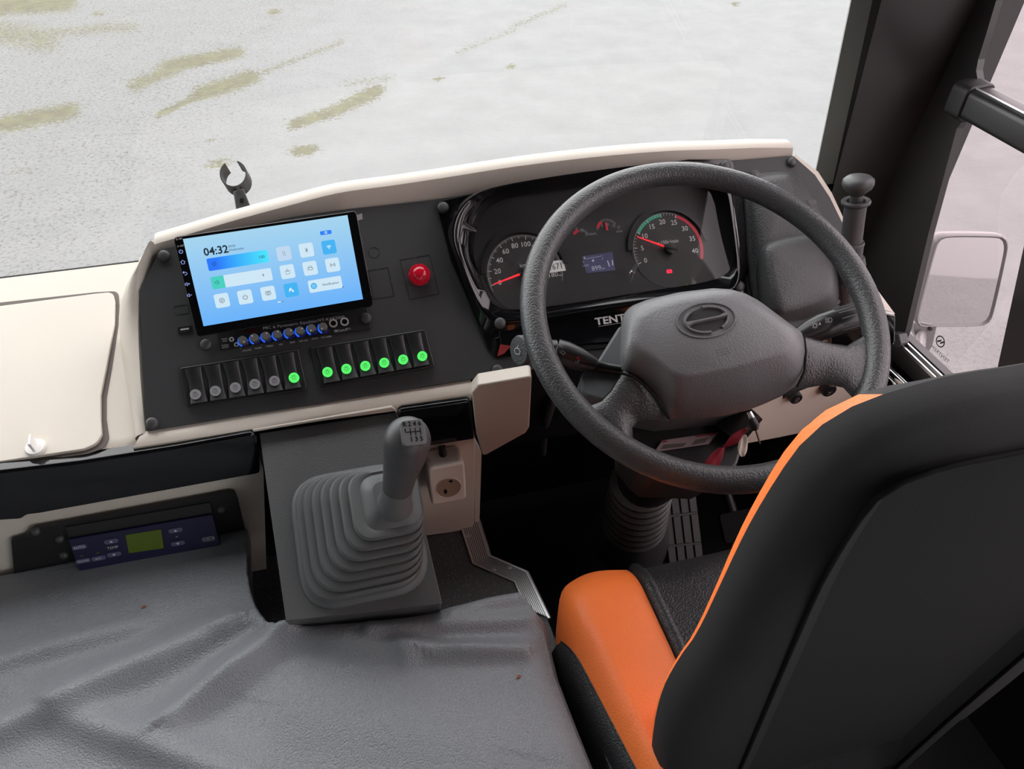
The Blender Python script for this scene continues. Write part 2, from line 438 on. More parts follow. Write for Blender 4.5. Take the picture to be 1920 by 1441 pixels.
# windscreen header above the frame
struct(MB().box((-.25, 1.02, 2.30), (2.6, .3, .16)), 'trim_6', 'frit')
# windscreen
def pane(F, pts, name, m, th=.004):
    o = MB().prism(pts, -th/2, th/2).obj(name, m); o.matrix_world = F.M(); o['kind'] = 'structure'; return o
e0 = WS.at(1636, 0); e1 = WS.at(1558, 359); sl = (e0[0]-e1[0])/(e0[1]-e1[1])
def wx(v): return e1[0]+sl*(v-e1[1])
pane(WS, [(-1.45, -.08), (wx(-.08), -.08), (wx(1.5), 1.5), (-1.45, 1.5)], 'window_1', 'glassf')
# printed border band along the right edge of the windscreen
f0 = WS.at(1592, 0); f1 = WS.at(1527, 316); sf = (f0[0]-f1[0])/(f0[1]-f1[1])
def fx(v): return f1[0]+sf*(v-f1[1])
o = MB().prism([(fx(-.3), -.3), (wx(-.3)+.01, -.3), (wx(1.5)+.01, 1.5), (fx(1.5), 1.5)], .003, .006).obj('trim_1', 'frit'); o.matrix_world = WS.M(); o['kind'] = 'structure'
# A pillar
def lineW(pa, pb, f, z0, z1):
    A, B = f(*pa), f(*pb); d = (B-A)/(B.z-A.z)
    return A+d*(z0-A.z), A+d*(z1-A.z)
Z0, Z1 = .0, 2.3
c1 = lineW((1636, 0), (1558, 359), lambda x, y: WS.w(*WS.at(x, y, .006)), Z0, Z1)
c2 = lineW((1709, 0), (1655, 286), lambda x, y: onplane(x, y, WS_O+Vector((0, -.07, 0)), WS_N), Z0, Z1)
c3 = lineW((1779, 0), (1709, 286), lambda x, y: onplane(x, y, WS_O+Vector((0, -.10, 0)), WS_N), Z0, Z1)
back = lambda p: Vector((p.x+.02, p.y+.10, p.z))
def col(name, m, a, b, dep=.05, **k):
    r = []
    for i in (0, 1):
        p, q = a[i], b[i]; r.append([p, q, q+Vector((.004, dep, 0)), p+Vector((.02, dep, 0))])
    return struct(MB().loft(r), name, m, **k)
col('trim_2', 'pillar', c1, c2)
col('trim_3', 'band', c2, c3)
# panel with the rounded front corners of the two side windows
SWF = Fr((XW, 0, 0), axes=(Vector((0, -1, 0)), Vector((0, 0, 1)), Vector((-1, 0, 0))))   # u = -y
up = [(1881, 0), (1862, 63), (1847, 110), (1843, 131), (1846, 150), (1856, 166)]
lo = [(1830, 226), (1815, 228), (1806, 240), (1752, 437), (1709, 617)]
upl = P2(SWF, up); lol = P2(SWF, lo)
e = upl[0]; top = (e[0]+(e[0]-upl[1][0])*9, e[1]+(e[1]-upl[1][1])*9)
e = lol[-1]; sill = SWF.at(1700, 640)
front = [SWF.l(c3[0]+Vector((0, 0, 0))), SWF.l(c3[1])]
fz = lambda z: front[0][0]+(front[1][0]-front[0][0])*(z-front[0][1])/(front[1][1]-front[0][1])
pp = [(fz(1.5), 1.5), (max(upl[0][0], fz(1.5)+.03), 1.5)] + upl + [(upl[-1][0]+.0, upl[-1][1]-.02)] + lol + [(sill[0], sill[1]), (sill[0]+.02, 0), (fz(0), 0)]
o = MB().prism(pp, 0, .012).obj('trim_4', 'pillar'); o.matrix_world = SWF.M(); o['kind'] = 'structure'
ow = MB().loft([[c3[i], Vector((XW-.012, c3[i].y-.02, c3[i].z)), Vector((XW-.001, c3[i].y, c3[i].z)), Vector((XW-.001, c3[i].y+.05, c3[i].z))] for i in (0, 1)]); struct(ow, 'trim_7', 'pillar')
# side window pane + rear frame + sill channel
zs = sill[1]
pane(SWF, [(-1.06, zs-.02), (.12, zs-.02), (.12, 1.72), (-1.06, 1.72)], 'window_2', 'glasss', .004).location.x = XW+.010
rf = [SWF.at(1920, 600), SWF.at(1901, 684)]
dx = (rf[1][0]-rf[0][0])/(rf[1][1]-rf[0][1])
r0, r1 = (rf[1][0]+dx*(.45-rf[1][1]), .45), (rf[1][0]+dx*(.93-rf[1][1]), .93)
o = MB().prism([r0, (r0[0]+.05, r0[1]), (r1[0]+.05, r1[1]), r1], -.01, .03).obj('trim_8', 'pillar'); o.matrix_world = SWF.M(); o['kind'] = 'structure'
sillg = thing('window_sill_rail', 'black channelled sill rail under the pink-tinted side window', 'rail', Fr((XW, 0, 0), axes=(SWF.U, SWF.V, SWF.N)))
MB().box((-.45, zs-.02, .0), (1.06, .04, .035)).obj('rail_base', 'pillar', sillg, bevel=.003)
MB().box((-.45, zs+.004, .010), (1.04, .008, .003)).obj('bright_strip', 'steel', sillg, label='thin bright metal edge strip')
MB().box((-.45, zs+.004, .022), (1.04, .006, .003)).obj('bright_strip', 'steel', sillg)
MB().lathe([(.006, 0), (.006, .003), (.003, .005)], (-.95, zs+.002, .018), 14).obj('screw', 'steel', sillg, smooth=40)
a_ = [SWF.at(*p)[:2] for p in ((1694, 628), (1698, 618), (1712, 622), (1716, 640), (1708, 648))]
MB().prism(a_, .012, .03).obj('corner_bracket', 'house', sillg, bevel=.002)
# divider bar between the upper and lower side windows
p0, p1 = on_x(1822, 190, XW-.02), on_x(1935, 268, XW-.02)
dv = (p1-p0); dv.z = 0; dv.normalize()
bar = thing('window_divider_bar', 'thick black horizontal bar crossing the side window', 'bar', Fr(p0, axes=(dv, Vector((0, 0, 1)), dv.cross(Vector((0, 0, 1))))))
prof = fillet([(-.026, -.02), (.026, -.02), (.022, .022), (-.02, .024)], .010, 4)
MB().loft([[(x, a, b) for a, b in prof] for x in (0, .35, .9)]).obj('bar_body', 'soft', bar, smooth=50)
prof2 = [(a*1.16, b*1.16) for a, b in prof]
MB().loft([[(x, a, b) for a, b in prof2] for x in (-.022, .012)]).obj('end_collar', 'black', bar, bevel=.003)
MB().tube([(.0, .024, .012), (.9, .024, .012)], .0016, 6).obj('bright_strip', 'steel', bar)

# left side: door glass area frame posts (outside the frame, lets daylight in)
pane(Fr((XL, 0, 0), axes=(Vector((0, 1, 0)), Vector((0, 0, 1)), Vector((1, 0, 0)))), [(-5, .72), (-.7, .72), (-.7, 1.7), (-5, 1.7)], 'window_3', glass('tinted_glass', (.12, .12, .12), .04))
pane(Fr((XL, 0, 0), axes=(Vector((0, 1, 0)), Vector((0, 0, 1)), Vector((1, 0, 0)))), [(-.6, .05), (1.2, .05), (1.2, 1.9), (-.6, 1.9)], 'door_1', glass('door_glass', (.28, .285, .285), .04))

# ================================================================== DASHBOARD
dash = thing('dashboard', 'cream bus dashboard with dark panel, black gloss strip and storage hatch', 'dashboard', Fr((.2, 1.0, .6), axes=(WORLD.U, WORLD.V, WORLD.N)))
DT = dash.matrix_world.inverted()
def dobj(mb, name, m, parent=None, **k):
    """mesh given in world coordinates, stored as part of the dashboard"""
    mb.v = [tuple(DT @ Vector(v)) for v in mb.v]; return mb.obj(name, m, parent or dash, **k)
def fobj(F, mb, name, m, parent=None, **k):
    mb.v = [tuple(F.w(*v)) for v in mb.v]; return dobj(mb, name, m, parent, **k)
# cowl: back wall of the recess + bright top
tab = [(289, 472, 458, 452), (340, 459, 443, 431), (433, 434, 415, 402), (533, 410, 387.5, 374), (633, 395, 362, 347), (733, 384, 348, 335), (833, 372, 333, 320),
       (967, 350, 312, 294), (1117, 328, 294, 280), (1250, 312, 283, 273), (1340, 304, 280, 271), (1417, 298, 277, 270), (1487, 292, 277, 271)]
rows = []
plate_top = []
def crom(T_, n):
    out = []; m = len(T_)
    for i in range(m-1):
        p0, p1, p2, p3 = T_[max(0, i-1)], T_[i], T_[i+1], T_[min(m-1, i+2)]
        for k in range(n):
            t = k/n; out.append(tuple(.5*(2*b+(c-a)*t+(2*a-5*b+4*c-d)*t*t+(3*b-a-3*c+d)*t**3) for a, b, c, d in zip(p0, p1, p2, p3)))
    return out+[T_[-1]]
for x, yb, yt, yo in crom(tab, 4):
    B = PL.w(*PL.at(x, yb, 0)); T = on_y(x, yt, B.y+.004); O_ = on_z(x, yo, T.z+.006)
    if O_.y < T.y+.02: O_.y = T.y+.02
    plate_top.append(B)
    r1 = T+Vector((0, .004, .003))
    rows.append([B+Vector((0, .01, -.02)), B+Vector((0, .002, 0)), T, r1, (r1+O_)/2+Vector((0, 0, .001)), O_, O_+Vector((0, .008, -.006)), O_+Vector((0, .012, -.05)), O_+Vector((0, .03, -.35))])
dobj(MB().grid(rows), 'cowl', 'cream', smooth=42)
# pod left side
inner = [(282, 473), (262, 545), (262, 604), (266, 690), (270, 760), (275, 808)]
IN = [PL.w(*PL.at(x, y, 0)) for x, y in inner]
OUT = [PL.w(*PL.at(289, 449, .012)), PL.w(*PL.at(251, 500, .0)), PL.w(*PL.at(219, 552, -.03)), LP.w(*LP.at(219, 620, .003)), LP.w(*LP.at(232, 700, .002)), LP.w(*LP.at(252, 822, .001))]
MID = [(a*.45+b*.55)+Vector((-.004, -.004, .010 if i < 4 else .003)) for i, (a, b) in enumerate(zip(IN, OUT))]
rows = [[a-Vector((0, -.01, .02)), a, m_, b, b+Vector((-.003, .01, -.03)), b+Vector((0, .02, -.12))] for a, m_, b in zip(IN, MID, OUT)]
rows = [resample(r, 6, False) if False else r for r in rows]
dobj(MB().grid(rows), 'pod_side', 'cream', smooth=60, sub=1)
# ledge (left) with rolled front edge
lrows = []
for X in [-1.45, -1.0, -.7, -.5, -.35, -.25]:
    lrows.append([Vector((min(X, -.282), 1.20, .60)), Vector((min(X, -.282), 1.186, LP.O.z+.325*math.tan(15*D)-.008)), Vector((min(X, -.282), 1.178, LP.O.z+.325*math.tan(15*D))), Vector((X, 1.0, LP.O.z+.15*math.tan(15*D))), Vector((X, .868, LP.O.z+.018*math.tan(15*D))), Vector((X, .853, LP.O.z-.002)), Vector((X, .848, LP.O.z-.012)), Vector((X, .86, LP.O.z-.05))])
dobj(MB().grid(lrows), 'ledge', 'cream', smooth=50)
# hatch
hl = P2(LP, [(-260, 604), (0, 579), (180, 555.5), (214, 552), (218, 570), (217, 611), (203, 690), (192, 745), (192, 790), (194, 818), (184, 836), (160, 846), (0, 870), (-260, 905)])
hs = P2(LP, [(-260, 594), (0, 568), (180, 548.5), (222, 546), (224, 572), (222, 611), (210, 690), (200, 745), (200, 785), (205, 822), (196, 840), (165, 851), (0, 874), (-260, 909)])
fobj(LP, MB().prism(fillet(hs, .012), 0, .0012), 'hatch_gap', mat('hatch_gap_shadow', (.10, .08, .07), .6))  # thin brown sheet under the lid, coloured as the shadow in the gap
hatch = fobj(LP, MB().prism(fillet(hl, [0, 0, 0, .012, .02, .03, .03, .02, .02, .012, .015, .015, 0, 0]), .001, .0065), 'hatch_lid', 'cream', bevel=.0012)
lt = LP.at(68, 840, .006); la = MB().lathe([(.0125, 0), (.0125, .0035), (.0115, .005)], lt, 32)
fobj(LP, la, 'turn_latch', 'white', hatch, smooth=40, label='round white plastic turn latch')
fobj(LP, MB().box((lt[0], lt[1], lt[2]+.012), (.0035, .016, .02)), 'latch_handle', 'white', hatch, bevel=.001)
# cream strip under the panel + front faces
Vb = PL.at(275, 808)[1]
uR = PL.at(1625, 600)[0]
def fr_y(x, y, n=0): return FP.at(x, y, n)[:2]
rows = []
for (xp, yp, xq, yq) in [(262, 815, 250, 842), (480, 779, 480, 806), (620, 757, 620, 785), (748, 738, 748, 768), (884, 716, 884, 750)]:
    a = PL.w(*PL.at(xp, yp, 0)); b = on_y(xq, yq, YF-.004)
    rows.append([a+Vector((0, .02, .0)), a+Vector((0, 0, -.001)), a*.4+b*.6+Vector((0, -.003, .002)), b+Vector((0, 0, .003)), b+Vector((0, .002, -.003)), b+Vector((0, .02, -.01))])
dobj(MB().grid(rows), 'lower_rail', 'cream', smooth=50)
# cream front face below the strip
fobj(FP, MB().prism(P2(FP, [(-260, 930), (470, 800), (494, 886), (500, 1075), (-260, 1200)]), -.03, -.004), 'front_panel', 'cream')
fobj(FP, MB().prism(P2(FP, [(745, 790), (884, 770), (892, 830), (890, 985), (884, 996), (802, 1008), (790, 1000), (760, 850)]), -.03, -.004), 'front_panel', 'cream', bevel=.002)
# black gloss strips
st = P2(FP, [(-260, 927), (0, 884), (150, 866), (330, 838), (474, 812), (482, 820), (488, 889), (75, 964), (50, 967), (40, 975), (-10, 978), (-260, 1012)], .012)
fobj(FP, MB().prism(st, -.01, .012), 'gloss_strip', 'piano', bevel=.007, bseg=4)
st = P2(FP, [(745, 775), (752, 768), (880, 750), (885, 757), (890, 824), (800, 838), (760, 842)], .012)
fobj(FP, MB().prism(st, -.01, .012), 'gloss_strip', 'piano', bevel=.006, bseg=4)
# lip around the gear console opening
a = P3(FP, [(474, 808, .006), (735, 765, .006), (747, 774, .006), (758, 845, .006)])
fobj(FP, MB().stroke([p[:2] for p in a], .004, .006, .016), 'opening_lip', 'cream', bevel=.001)
# knee panel left of the column
KP = Fr((0, .862, .6), -6, az=-12)
kp = P2(KP, [(884, 733), (896, 718), (997, 701), (995, 740), (992, 798), (986, 808), (905, 853), (893, 812)])
fobj(KP, MB().prism(fillet(kp, .006), -.02, .004), 'knee_panel', 'cream', bevel=.003)
fobj(FP, MB().prism(P2(FP, [(890, 825), (903, 850), (899, 975), (890, 985)], -.012), -.03, -.012), 'knee_panel', 'cream')
# right knee panel
RP = Fr((.6, .88, .5), -4)
rp = P2(RP, [(1330, 700), (1325, 846), (1460, 821), (1560, 800), (1648, 778), (1660, 730), (1668, 650), (1660, 600), (1500, 640)])
fobj(RP, MB().prism(rp, -.03, 0), 'knee_panel', 'cream', bevel=.003)
tip = P2(RP, [(1560, 605), (1660, 588), (1680, 592), (1679, 640), (1672, 652), (1655, 658), (1560, 672)], .012)
fobj(RP, MB().prism(fillet(tip, .005), -.02, .012), 'gloss_strip', 'piano', bevel=.004)
for (x, y, r) in ((1489, 742, .0115), (1551, 727, .0135)):
    c = RP.at(x, y, .004)
    k = fobj(RP, MB().lathe([(r*.9, -.01), (r, 0), (r, .006), (r*.9, .009), (r*.5, .0095)], c, 28), 'push_knob', 'key', smooth=40)
    ic = MB()
    if x < 1500: ic.stroke([(c[0]-.003, c[1]-.005), (c[0]+.002, c[1]-.006), (c[0]+.0035, c[1]+.004), (c[0]-.0015, c[1]+.005)], .0005, .0142, closed=True).stroke([(c[0]-.003, c[1]-.003), (c[0]+.003, c[1]+.002)], .0005, .0142)
    else: ic.arc(c[0], c[1]+.002, .0035, .004, 200, 340, .0142).stroke([(c[0]-.003, c[1]-.006), (c[0], c[1]-.003), (c[0]+.002, c[1]-.006)], .0005, .0142).flat(circ(c[0]+.006, c[1]-.002, .0007, 8), .0142)
    fobj(RP, ic, 'icon', 'printdim', k)
# right rim of the pod and the corner block
pe = [(1487, 296), (1527, 328), (1555, 370), (1576, 413), (1602, 467), (1626, 528), (1640, 560), (1650, 600)]
po = [(1491, 289), (1534, 322), (1560, 362), (1581, 408), (1607, 462), (1632, 520), (1645, 543), (1678, 588)]
A = [PL.w(*PL.at(x, y, 0)) for x, y in pe]; B = [PL.w(*PL.at(x, y, -.006)) for x, y in po]
dobj(MB().grid([[a+Vector((0, .02, -.02)), a, b, b+Vector((.004, .006, -.01)), b+Vector((.004, .05, -.12))] for a, b in zip(A, B)]), 'pod_rim', 'cream', smooth=50)
# inner carcass (dark), keeps daylight out of the footwell
dobj(MB().box((-.27, 1.07, .53), (2.3, .26, .16)), 'carcass', 'deep')
# instrument panel plate
def tv(p, v): return (p[0], v)
c_ = [PL.at(275, 808)[:2], (PL.at(1000, 701)[0], Vb), (uR, Vb)]
pp = c_ + P2(PL, [(1640, 560), (1626, 528), (1602, 467), (1576, 413), (1555, 370), (1527, 328), (1487, 293)]) + [PL.l(p)[:2] for p in plate_top[::-1][1:-1]] + P2(PL, [(300, 470), (262, 545)])
plate = fobj(PL, MB().prism(pp, -.006, .0015), 'panel_plate', 'plate', bevel=.0006)
for x, y in [(308, 480), (286, 793), (387, 646), (686, 597), (932, 693), (1484, 305), (1521, 381)]:
    c = PL.at(x, y, .002)
    fobj(PL, MB().lathe([(.0078, 0), (.0078, .003), (.007, .0055), (.0045, .0068), (.001, .0072)], c, 20), 'screw_cap', 'cap', plate, smooth=50)
def cutrect(pts):
    kn = MB()
    q = P2(PL, pts)
    for i in range(len(q)):
        a, b = Vector(q[i]), Vector(q[(i+1) % len(q)]); m1, m2 = a.lerp(b, .47), a.lerp(b, .53)
        kn.stroke([a, m1], .0011, .0019).stroke([m2, b], .0011, .0019)
    fobj(PL, kn, 'knockout_outline', 'dark_line', plate, kind='stuff')
cutrect([(750, 488), (805, 478), (823, 551), (768, 562)]); cutrect([(690, 508), (727, 502), (739, 555), (700, 561)])
c = PL.at(701, 474); kn = MB()
kn.arc(c[0], c[1], .0072, .0081, 10, 125, .0019).arc(c[0], c[1], .0072, .0081, 140, 350, .0019)
fobj(PL, kn, 'knockout_outline', 'dark_line', plate, kind='stuff')
c = PL.at(341, 581); kn = MB()
kn.stroke(rrect(c[0], c[1], .018, .012, .003)[:14], .0009, .0019).stroke(rrect(c[0], c[1], .018, .012, .003)[14:], .0009, .0019)
fobj(PL, kn, 'knockout_outline', 'dark_line', plate, kind='stuff')

# ================================================================== PANEL EQUIPMENT
def q1(X, Y): return (320+X/5.053, 380+Y/5.053)
# ---- touch screen
hu = thing('touchscreen_display', 'wide touchscreen with lit blue settings menu, tilted over the equalizer', 'screen', HU)
cs = [HU.at(*q1(*a)) for a in ((30, 330), (1770, 70), (1915, 1000), (240, 1260))]
ul, ur = (cs[0][0]+cs[3][0])/2, (cs[1][0]+cs[2][0])/2; vt, vb = (cs[0][1]+cs[1][1])/2, (cs[2][1]+cs[3][1])/2
ss = [HU.at(*q1(*a)) for a in ((137, 340), (1665, 118), (1833, 918), (290, 1165))]
sl_, sr_ = (ss[0][0]+ss[3][0])/2, (ss[1][0]+ss[2][0])/2; st_, sb_ = (ss[0][1]+ss[1][1])/2, (ss[2][1]+ss[3][1])/2
wv, hv = ur-ul, vt-vb
MB().prism(rrect((ul+ur)/2, (vt+vb)/2, wv, hv, .006), -.009, 0).obj('bezel', 'piano', hu, bevel=.0012)
MB().box(((ul+ur)/2, (vt+vb)/2+.002, -.0205), (wv*.8, hv*.72, .024)).obj('rear_housing', 'black', hu, bevel=.002)
MB().stroke(fillet([(ul, vb+.01), (ul, vt), (ur, vt), (ur, vb+.01)], .006), .0008, -.003, .002).obj('rim_trim', 'steel', hu)
MB().prism([(ur-.003, vt-.006), (ur+.007, vt-.0045), (ur+.0065, vt-.012), (ur-.003, vt-.0135)], -.001, -.0003).obj('film_tab', mat('clear_film', (.35, .35, .34), .2), hu, label='small clear pull tab of the protective film')
# gradient backdrop of the picture on the screen
def grad(name, ca, cb, axis, lo, hi, st=1.0):
    m = bpy.data.materials.new(name); m.use_nodes = True; nt = m.node_tree; b = nt.nodes['Principled BSDF']
    tc = nt.nodes.new('ShaderNodeTexCoord'); sp = nt.nodes.new('ShaderNodeSeparateXYZ'); mr = nt.nodes.new('ShaderNodeMapRange'); mx = nt.nodes.new('ShaderNodeMix'); mx.data_type = 'RGBA'
    mr.inputs[1].default_value = lo; mr.inputs[2].default_value = hi
    nt.links.new(tc.outputs['Object'], sp.inputs[0]); nt.links.new(sp.outputs[axis], mr.inputs[0]); nt.links.new(mr.outputs[0], mx.inputs[0])
    mx.inputs[6].default_value = (*ca, 1); mx.inputs[7].default_value = (*cb, 1)
    b.inputs['Base Color'].default_value = (.01, .01, .01, 1); b.inputs['Roughness'].default_value = .15
    nt.links.new(mx.outputs[2], b.inputs['Emission Color']); b.inputs['Emission Strength'].default_value = st; return m
EX = 1/2**S.view_settings.exposure
def E_(r, g, b_):   # sRGB display value -> emitted light at this exposure
    f = lambda c: (c/255/12.92 if c/255 <= .04045 else ((c/255+.055)/1.055)**2.4)
    return (f(r), f(g), f(b_))
scr = MB().prism([(sl_, sb_), (sr_, sb_), (sr_, st_), (sl_, st_)], -.0005, .0003).obj('screen', grad('screen_sky_blue', E_(105, 178, 250), E_(165, 212, 238), 1, sb_, st_, EX), hu, label='lit screen with pale blue gradient')
def ui(name, mb, c, st=None, lab=None): return mb.obj(name, emis('ui_'+name, E_(*c), EX*(st or 1)), scr, label=lab)
cW, cD = emis('ui_tile_light', E_(205, 230, 245), EX), emis('ui_ink', E_(28, 40, 52), EX)
cB = emis('ui_tile_blue', E_(66, 178, 242), EX); cP = emis('ui_tile_pale', E_(190, 215, 238), EX)
def hq(X, Y): return HU.at(*q1(X, Y), .0004)
n1, n2 = .0006, .0008
sq = .0183
T = {}
for k, (X, Y) in dict(arrows=(1073, 480), bt=(1287, 448), wifi=(1500, 420), clean=(1107, 652), car=(1322, 620), hot=(1535, 588), gear=(486, 925), power=(706, 892), eye=(925, 857), leaf=(1143, 825)).items():
    c = hq(X, Y); T[k] = c
    MB().prism(rrect(c[0], c[1], sq, sq, .003), .0003, n1).obj('menu_tile', cB if k in ('wifi', 'leaf') else (cP if k == 'arrows' else cW), scr, label='bright blue menu tile' if k in ('wifi', 'leaf') else None)
def slider(X0, Y0, X1, Y1, m, lab):
    a, b = hq(X0, Y0), hq(X1, Y1); cx, cy = (a[0]+b[0])/2, (a[1]+b[1])/2
    MB().prism(rrect(cx, cy, abs(b[0]-a[0]), abs(a[1]-b[1]), .0025), .0003, n1).obj('slider', m, scr, label=lab); return cx, cy
a, b = hq(349, 586), hq(925, 505)
hS = .0162
cy = (a[1]+b[1])/2
MB().prism(rrect((a[0]+b[0])/2, cy, b[0]-a[0], hS, .0022), .0003, n1).obj('slider', grad('ui_brightness', E_(40, 120, 250), E_(75, 228, 252), 0, a[0]+.012, b[0], EX), scr, label='blue to cyan brightness slider')
a2, b2 = hq(385, 757), hq(960, 680); cy2 = (a2[1]+b2[1])/2
MB().prism(rrect((a2[0]+b2[0])/2, cy2, b2[0]-a2[0], hS, .0022), .0003, n1).obj('slider', cW, scr, label='white volume slider')
MB().prism(fillet([(a2[0], cy2-hS/2), (a2[0]+.0165, cy2-hS/2), (a2[0]+.0165, cy2+hS/2), (a2[0], cy2+hS/2)], [.0022, 0, 0, .0022]), n1, n1+.0001).obj('slider_fill', emis('ui_teal', E_(72, 206, 190), EX), scr)
nc = hq(1465, 772)
MB().prism(rrect(nc[0], nc[1], .0445, .0165, .0025), .0003, n1).obj('notification_tile', cW, scr)
ec = hq(1470, 282)
MB().prism(rrect(ec[0], ec[1], .0152, .0052, .0016), .0003, n1).obj('edit_button', emis('ui_edit', E_(42, 130, 245), EX), scr)
nci = hq(1357, 788); MB().prism(circ(nci[0], nci[1], .0042), n1, n1+.0001).obj('round_icon', emis('ui_round', E_(70, 180, 235), EX), scr)
pg = hq(1045, 937)
MB().box((pg[0]-.0022, pg[1], .0005), (.0042, .0011, .0003)).obj('page_mark', emis('ui_w', E_(235, 245, 250), EX), scr)
MB().box((pg[0]+.0022, pg[1], .0005), (.0042, .0008, .0003)).obj('page_mark', emis('ui_g', E_(110, 120, 130), EX), scr)
# lettering and icons (flat print on the screen)
tx = MB(); t0 = hq(430, 455)
tx.text('04:32', .0140, t0[0], t0[1], n2, bold=.0003)
t0 = hq(578, 411); tx.text('09/03', .0040, t0[0]+.0004, t0[1], n2)
t0 = hq(617, 440); tx.text('Wednesday', .0040, t0[0]+.0006, t0[1], n2)
t0 = hq(862, 514); tx.text('100', .0056, t0[0], t0[1], n2)
t0 = hq(877, 688); tx.text('9', .0054, t0[0], t0[1], n2)
t0 = hq(1517, 765); tx.text('Notification', .0046, t0[0], t0[1], n2)
tx.obj('screen_text', cD, scr, kind='stuff')
ik = MB(); W_ = .0007
def sun(mb, cx, cy, r, W, n, k=8):
    mb.stroke(circ(cx, cy, r*.5, 16), W, n, .0001, closed=True)
    for i in range(k):
        a = 2*math.pi*i/k; mb.stroke([(cx+math.cos(a)*r*.72, cy+math.sin(a)*r*.72), (cx+math.cos(a)*r, cy+math.sin(a)*r)], W, n, .0001)
c = T['bt']; s = .0032
ik.stroke([(c[0]-s*.6, c[1]-s*.55), (c[0]+s*.6, c[1]+s*.5), (c[0], c[1]+s), (c[0], c[1]-s), (c[0]+s*.6, c[1]-s*.5), (c[0]-s*.6, c[1]+s*.55)], .0005, n2)
c = T['gear']; ik.stroke([(c[0]+.0033*math.cos(k*math.pi/3+.5), c[1]+.0033*math.sin(k*math.pi/3+.5)) for k in range(6)], .0006, n2, closed=True).stroke(circ(c[0], c[1], .0012, 12), .0005, n2, closed=True)
c = T['power']; ik.arc(c[0], c[1]-.0003, .0025, .0031, 125, 415, n2).stroke([(c[0], c[1]+.0035), (c[0], c[1])], .0006, n2)
c = T['eye']; ik.stroke([(c[0]+.0036*math.cos(t*math.pi/10), c[1]+.0022*math.sin(t*math.pi/10)) for t in range(20)], .0005, n2, closed=True).stroke(circ(c[0], c[1], .0013, 10), .0005, n2, closed=True)
for dx in (-.002, 0, .002): ik.stroke([(c[0]+dx, c[1]+.0021), (c[0]+dx*1.5, c[1]+.0034)], .0005, n2)
c = T['car']; ik.stroke(rrect(c[0], c[1]-.0006, .0062, .0028, .0008), .0005, n2, closed=True).stroke([(c[0]-.0026, c[1]+.0008), (c[0]-.0017, c[1]+.0027), (c[0]+.0017, c[1]+.0027), (c[0]+.0026, c[1]+.0008)], .0005, n2)
c = T['hot']; ik.flat(circ(c[0], c[1], .0006, 8), n2)
for r in (.0018, .0031): ik.arc(c[0], c[1], r-.0002, r+.0003, -50, 50, n2).arc(c[0], c[1], r-.0002, r+.0003, 130, 230, n2)
c = T['clean']; ik.stroke([(c[0]-.003, c[1]+.0006), (c[0]+.003, c[1]+.0006), (c[0]+.0024, c[1]-.003), (c[0]-.0024, c[1]-.003)], .0005, n2, closed=True).stroke([(c[0]-.0012, c[1]+.0006), (c[0]-.0006, c[1]+.002), (c[0]+.0002, c[1]+.0034), (c[0]+.001, c[1]+.0018), (c[0]+.0014, c[1]+.0006)], .0005, n2)
c = T['arrows']; ik.stroke([(c[0]-.0018, c[1]+.0014), (c[0]-.0009, c[1]+.003), (c[0]-.0009, c[1]-.003)], .0003, n2).stroke([(c[0]+.0012, c[1]+.003), (c[0]+.0012, c[1]-.003), (c[0]+.0021, c[1]-.0014)], .0003, n2)
c = hq(412, 580); sun(ik, c[0], c[1], .0036, .0005, n2)
c = hq(436, 755); ik.stroke([(c[0]-.002, c[1]+.001), (c[0]-.0008, c[1]+.001), (c[0]+.0012, c[1]+.0028), (c[0]+.0012, c[1]-.0028), (c[0]-.0008, c[1]-.001), (c[0]-.002, c[1]-.001)], .0005, n2+.0001, closed=True).arc(c[0]+.001, c[1], .0018, .0022, -50, 50, n2)
c = hq(1630, 795); ik.flat([(c[0]-.001, c[1]-.0008), (c[0]+.001, c[1]-.0008), (c[0]+.001, c[1]+.001)], n2)
ik.obj('screen_icons', cD, scr, kind='stuff')
iw = MB(); c = T['wifi']
for r in (.0012, .0025, .0038): iw.arc(c[0], c[1]-.002, r, r+.0006, 45, 135, n2)
iw.flat(circ(c[0], c[1]-.002, .0006, 8), n2)
c = T['leaf']; iw.flat([(c[0]-.0033, c[1]-.001), (c[0]-.002, c[1]+.002), (c[0]+.0005, c[1]+.0032), (c[0]-.0008, c[1]-.0005)], n2).flat([(c[0]+.0002, c[1]-.0004), (c[0]+.0014, c[1]+.0008), (c[0]+.0034, c[1]-.0026), (c[0]+.001, c[1]-.003)], n2).stroke([(c[0]-.0034, c[1]-.0026), (c[0]+.001, c[1]+.0018)], .0004, n2+.0001)
c = ec; iw.stroke(rrect(c[0], c[1], .0026, .0026, .0004), .0004, n2, closed=True).stroke([(c[0]-.0004, c[1]-.0003), (c[0]+.0016, c[1]+.0014)], .0005, n2)
iw.stroke(rrect(nci[0], nci[1], .0034, .0028, .0006), .0004, n2, closed=True)
iw.obj('screen_icons', emis('ui_white', E_(235, 248, 255), EX), scr, kind='stuff')
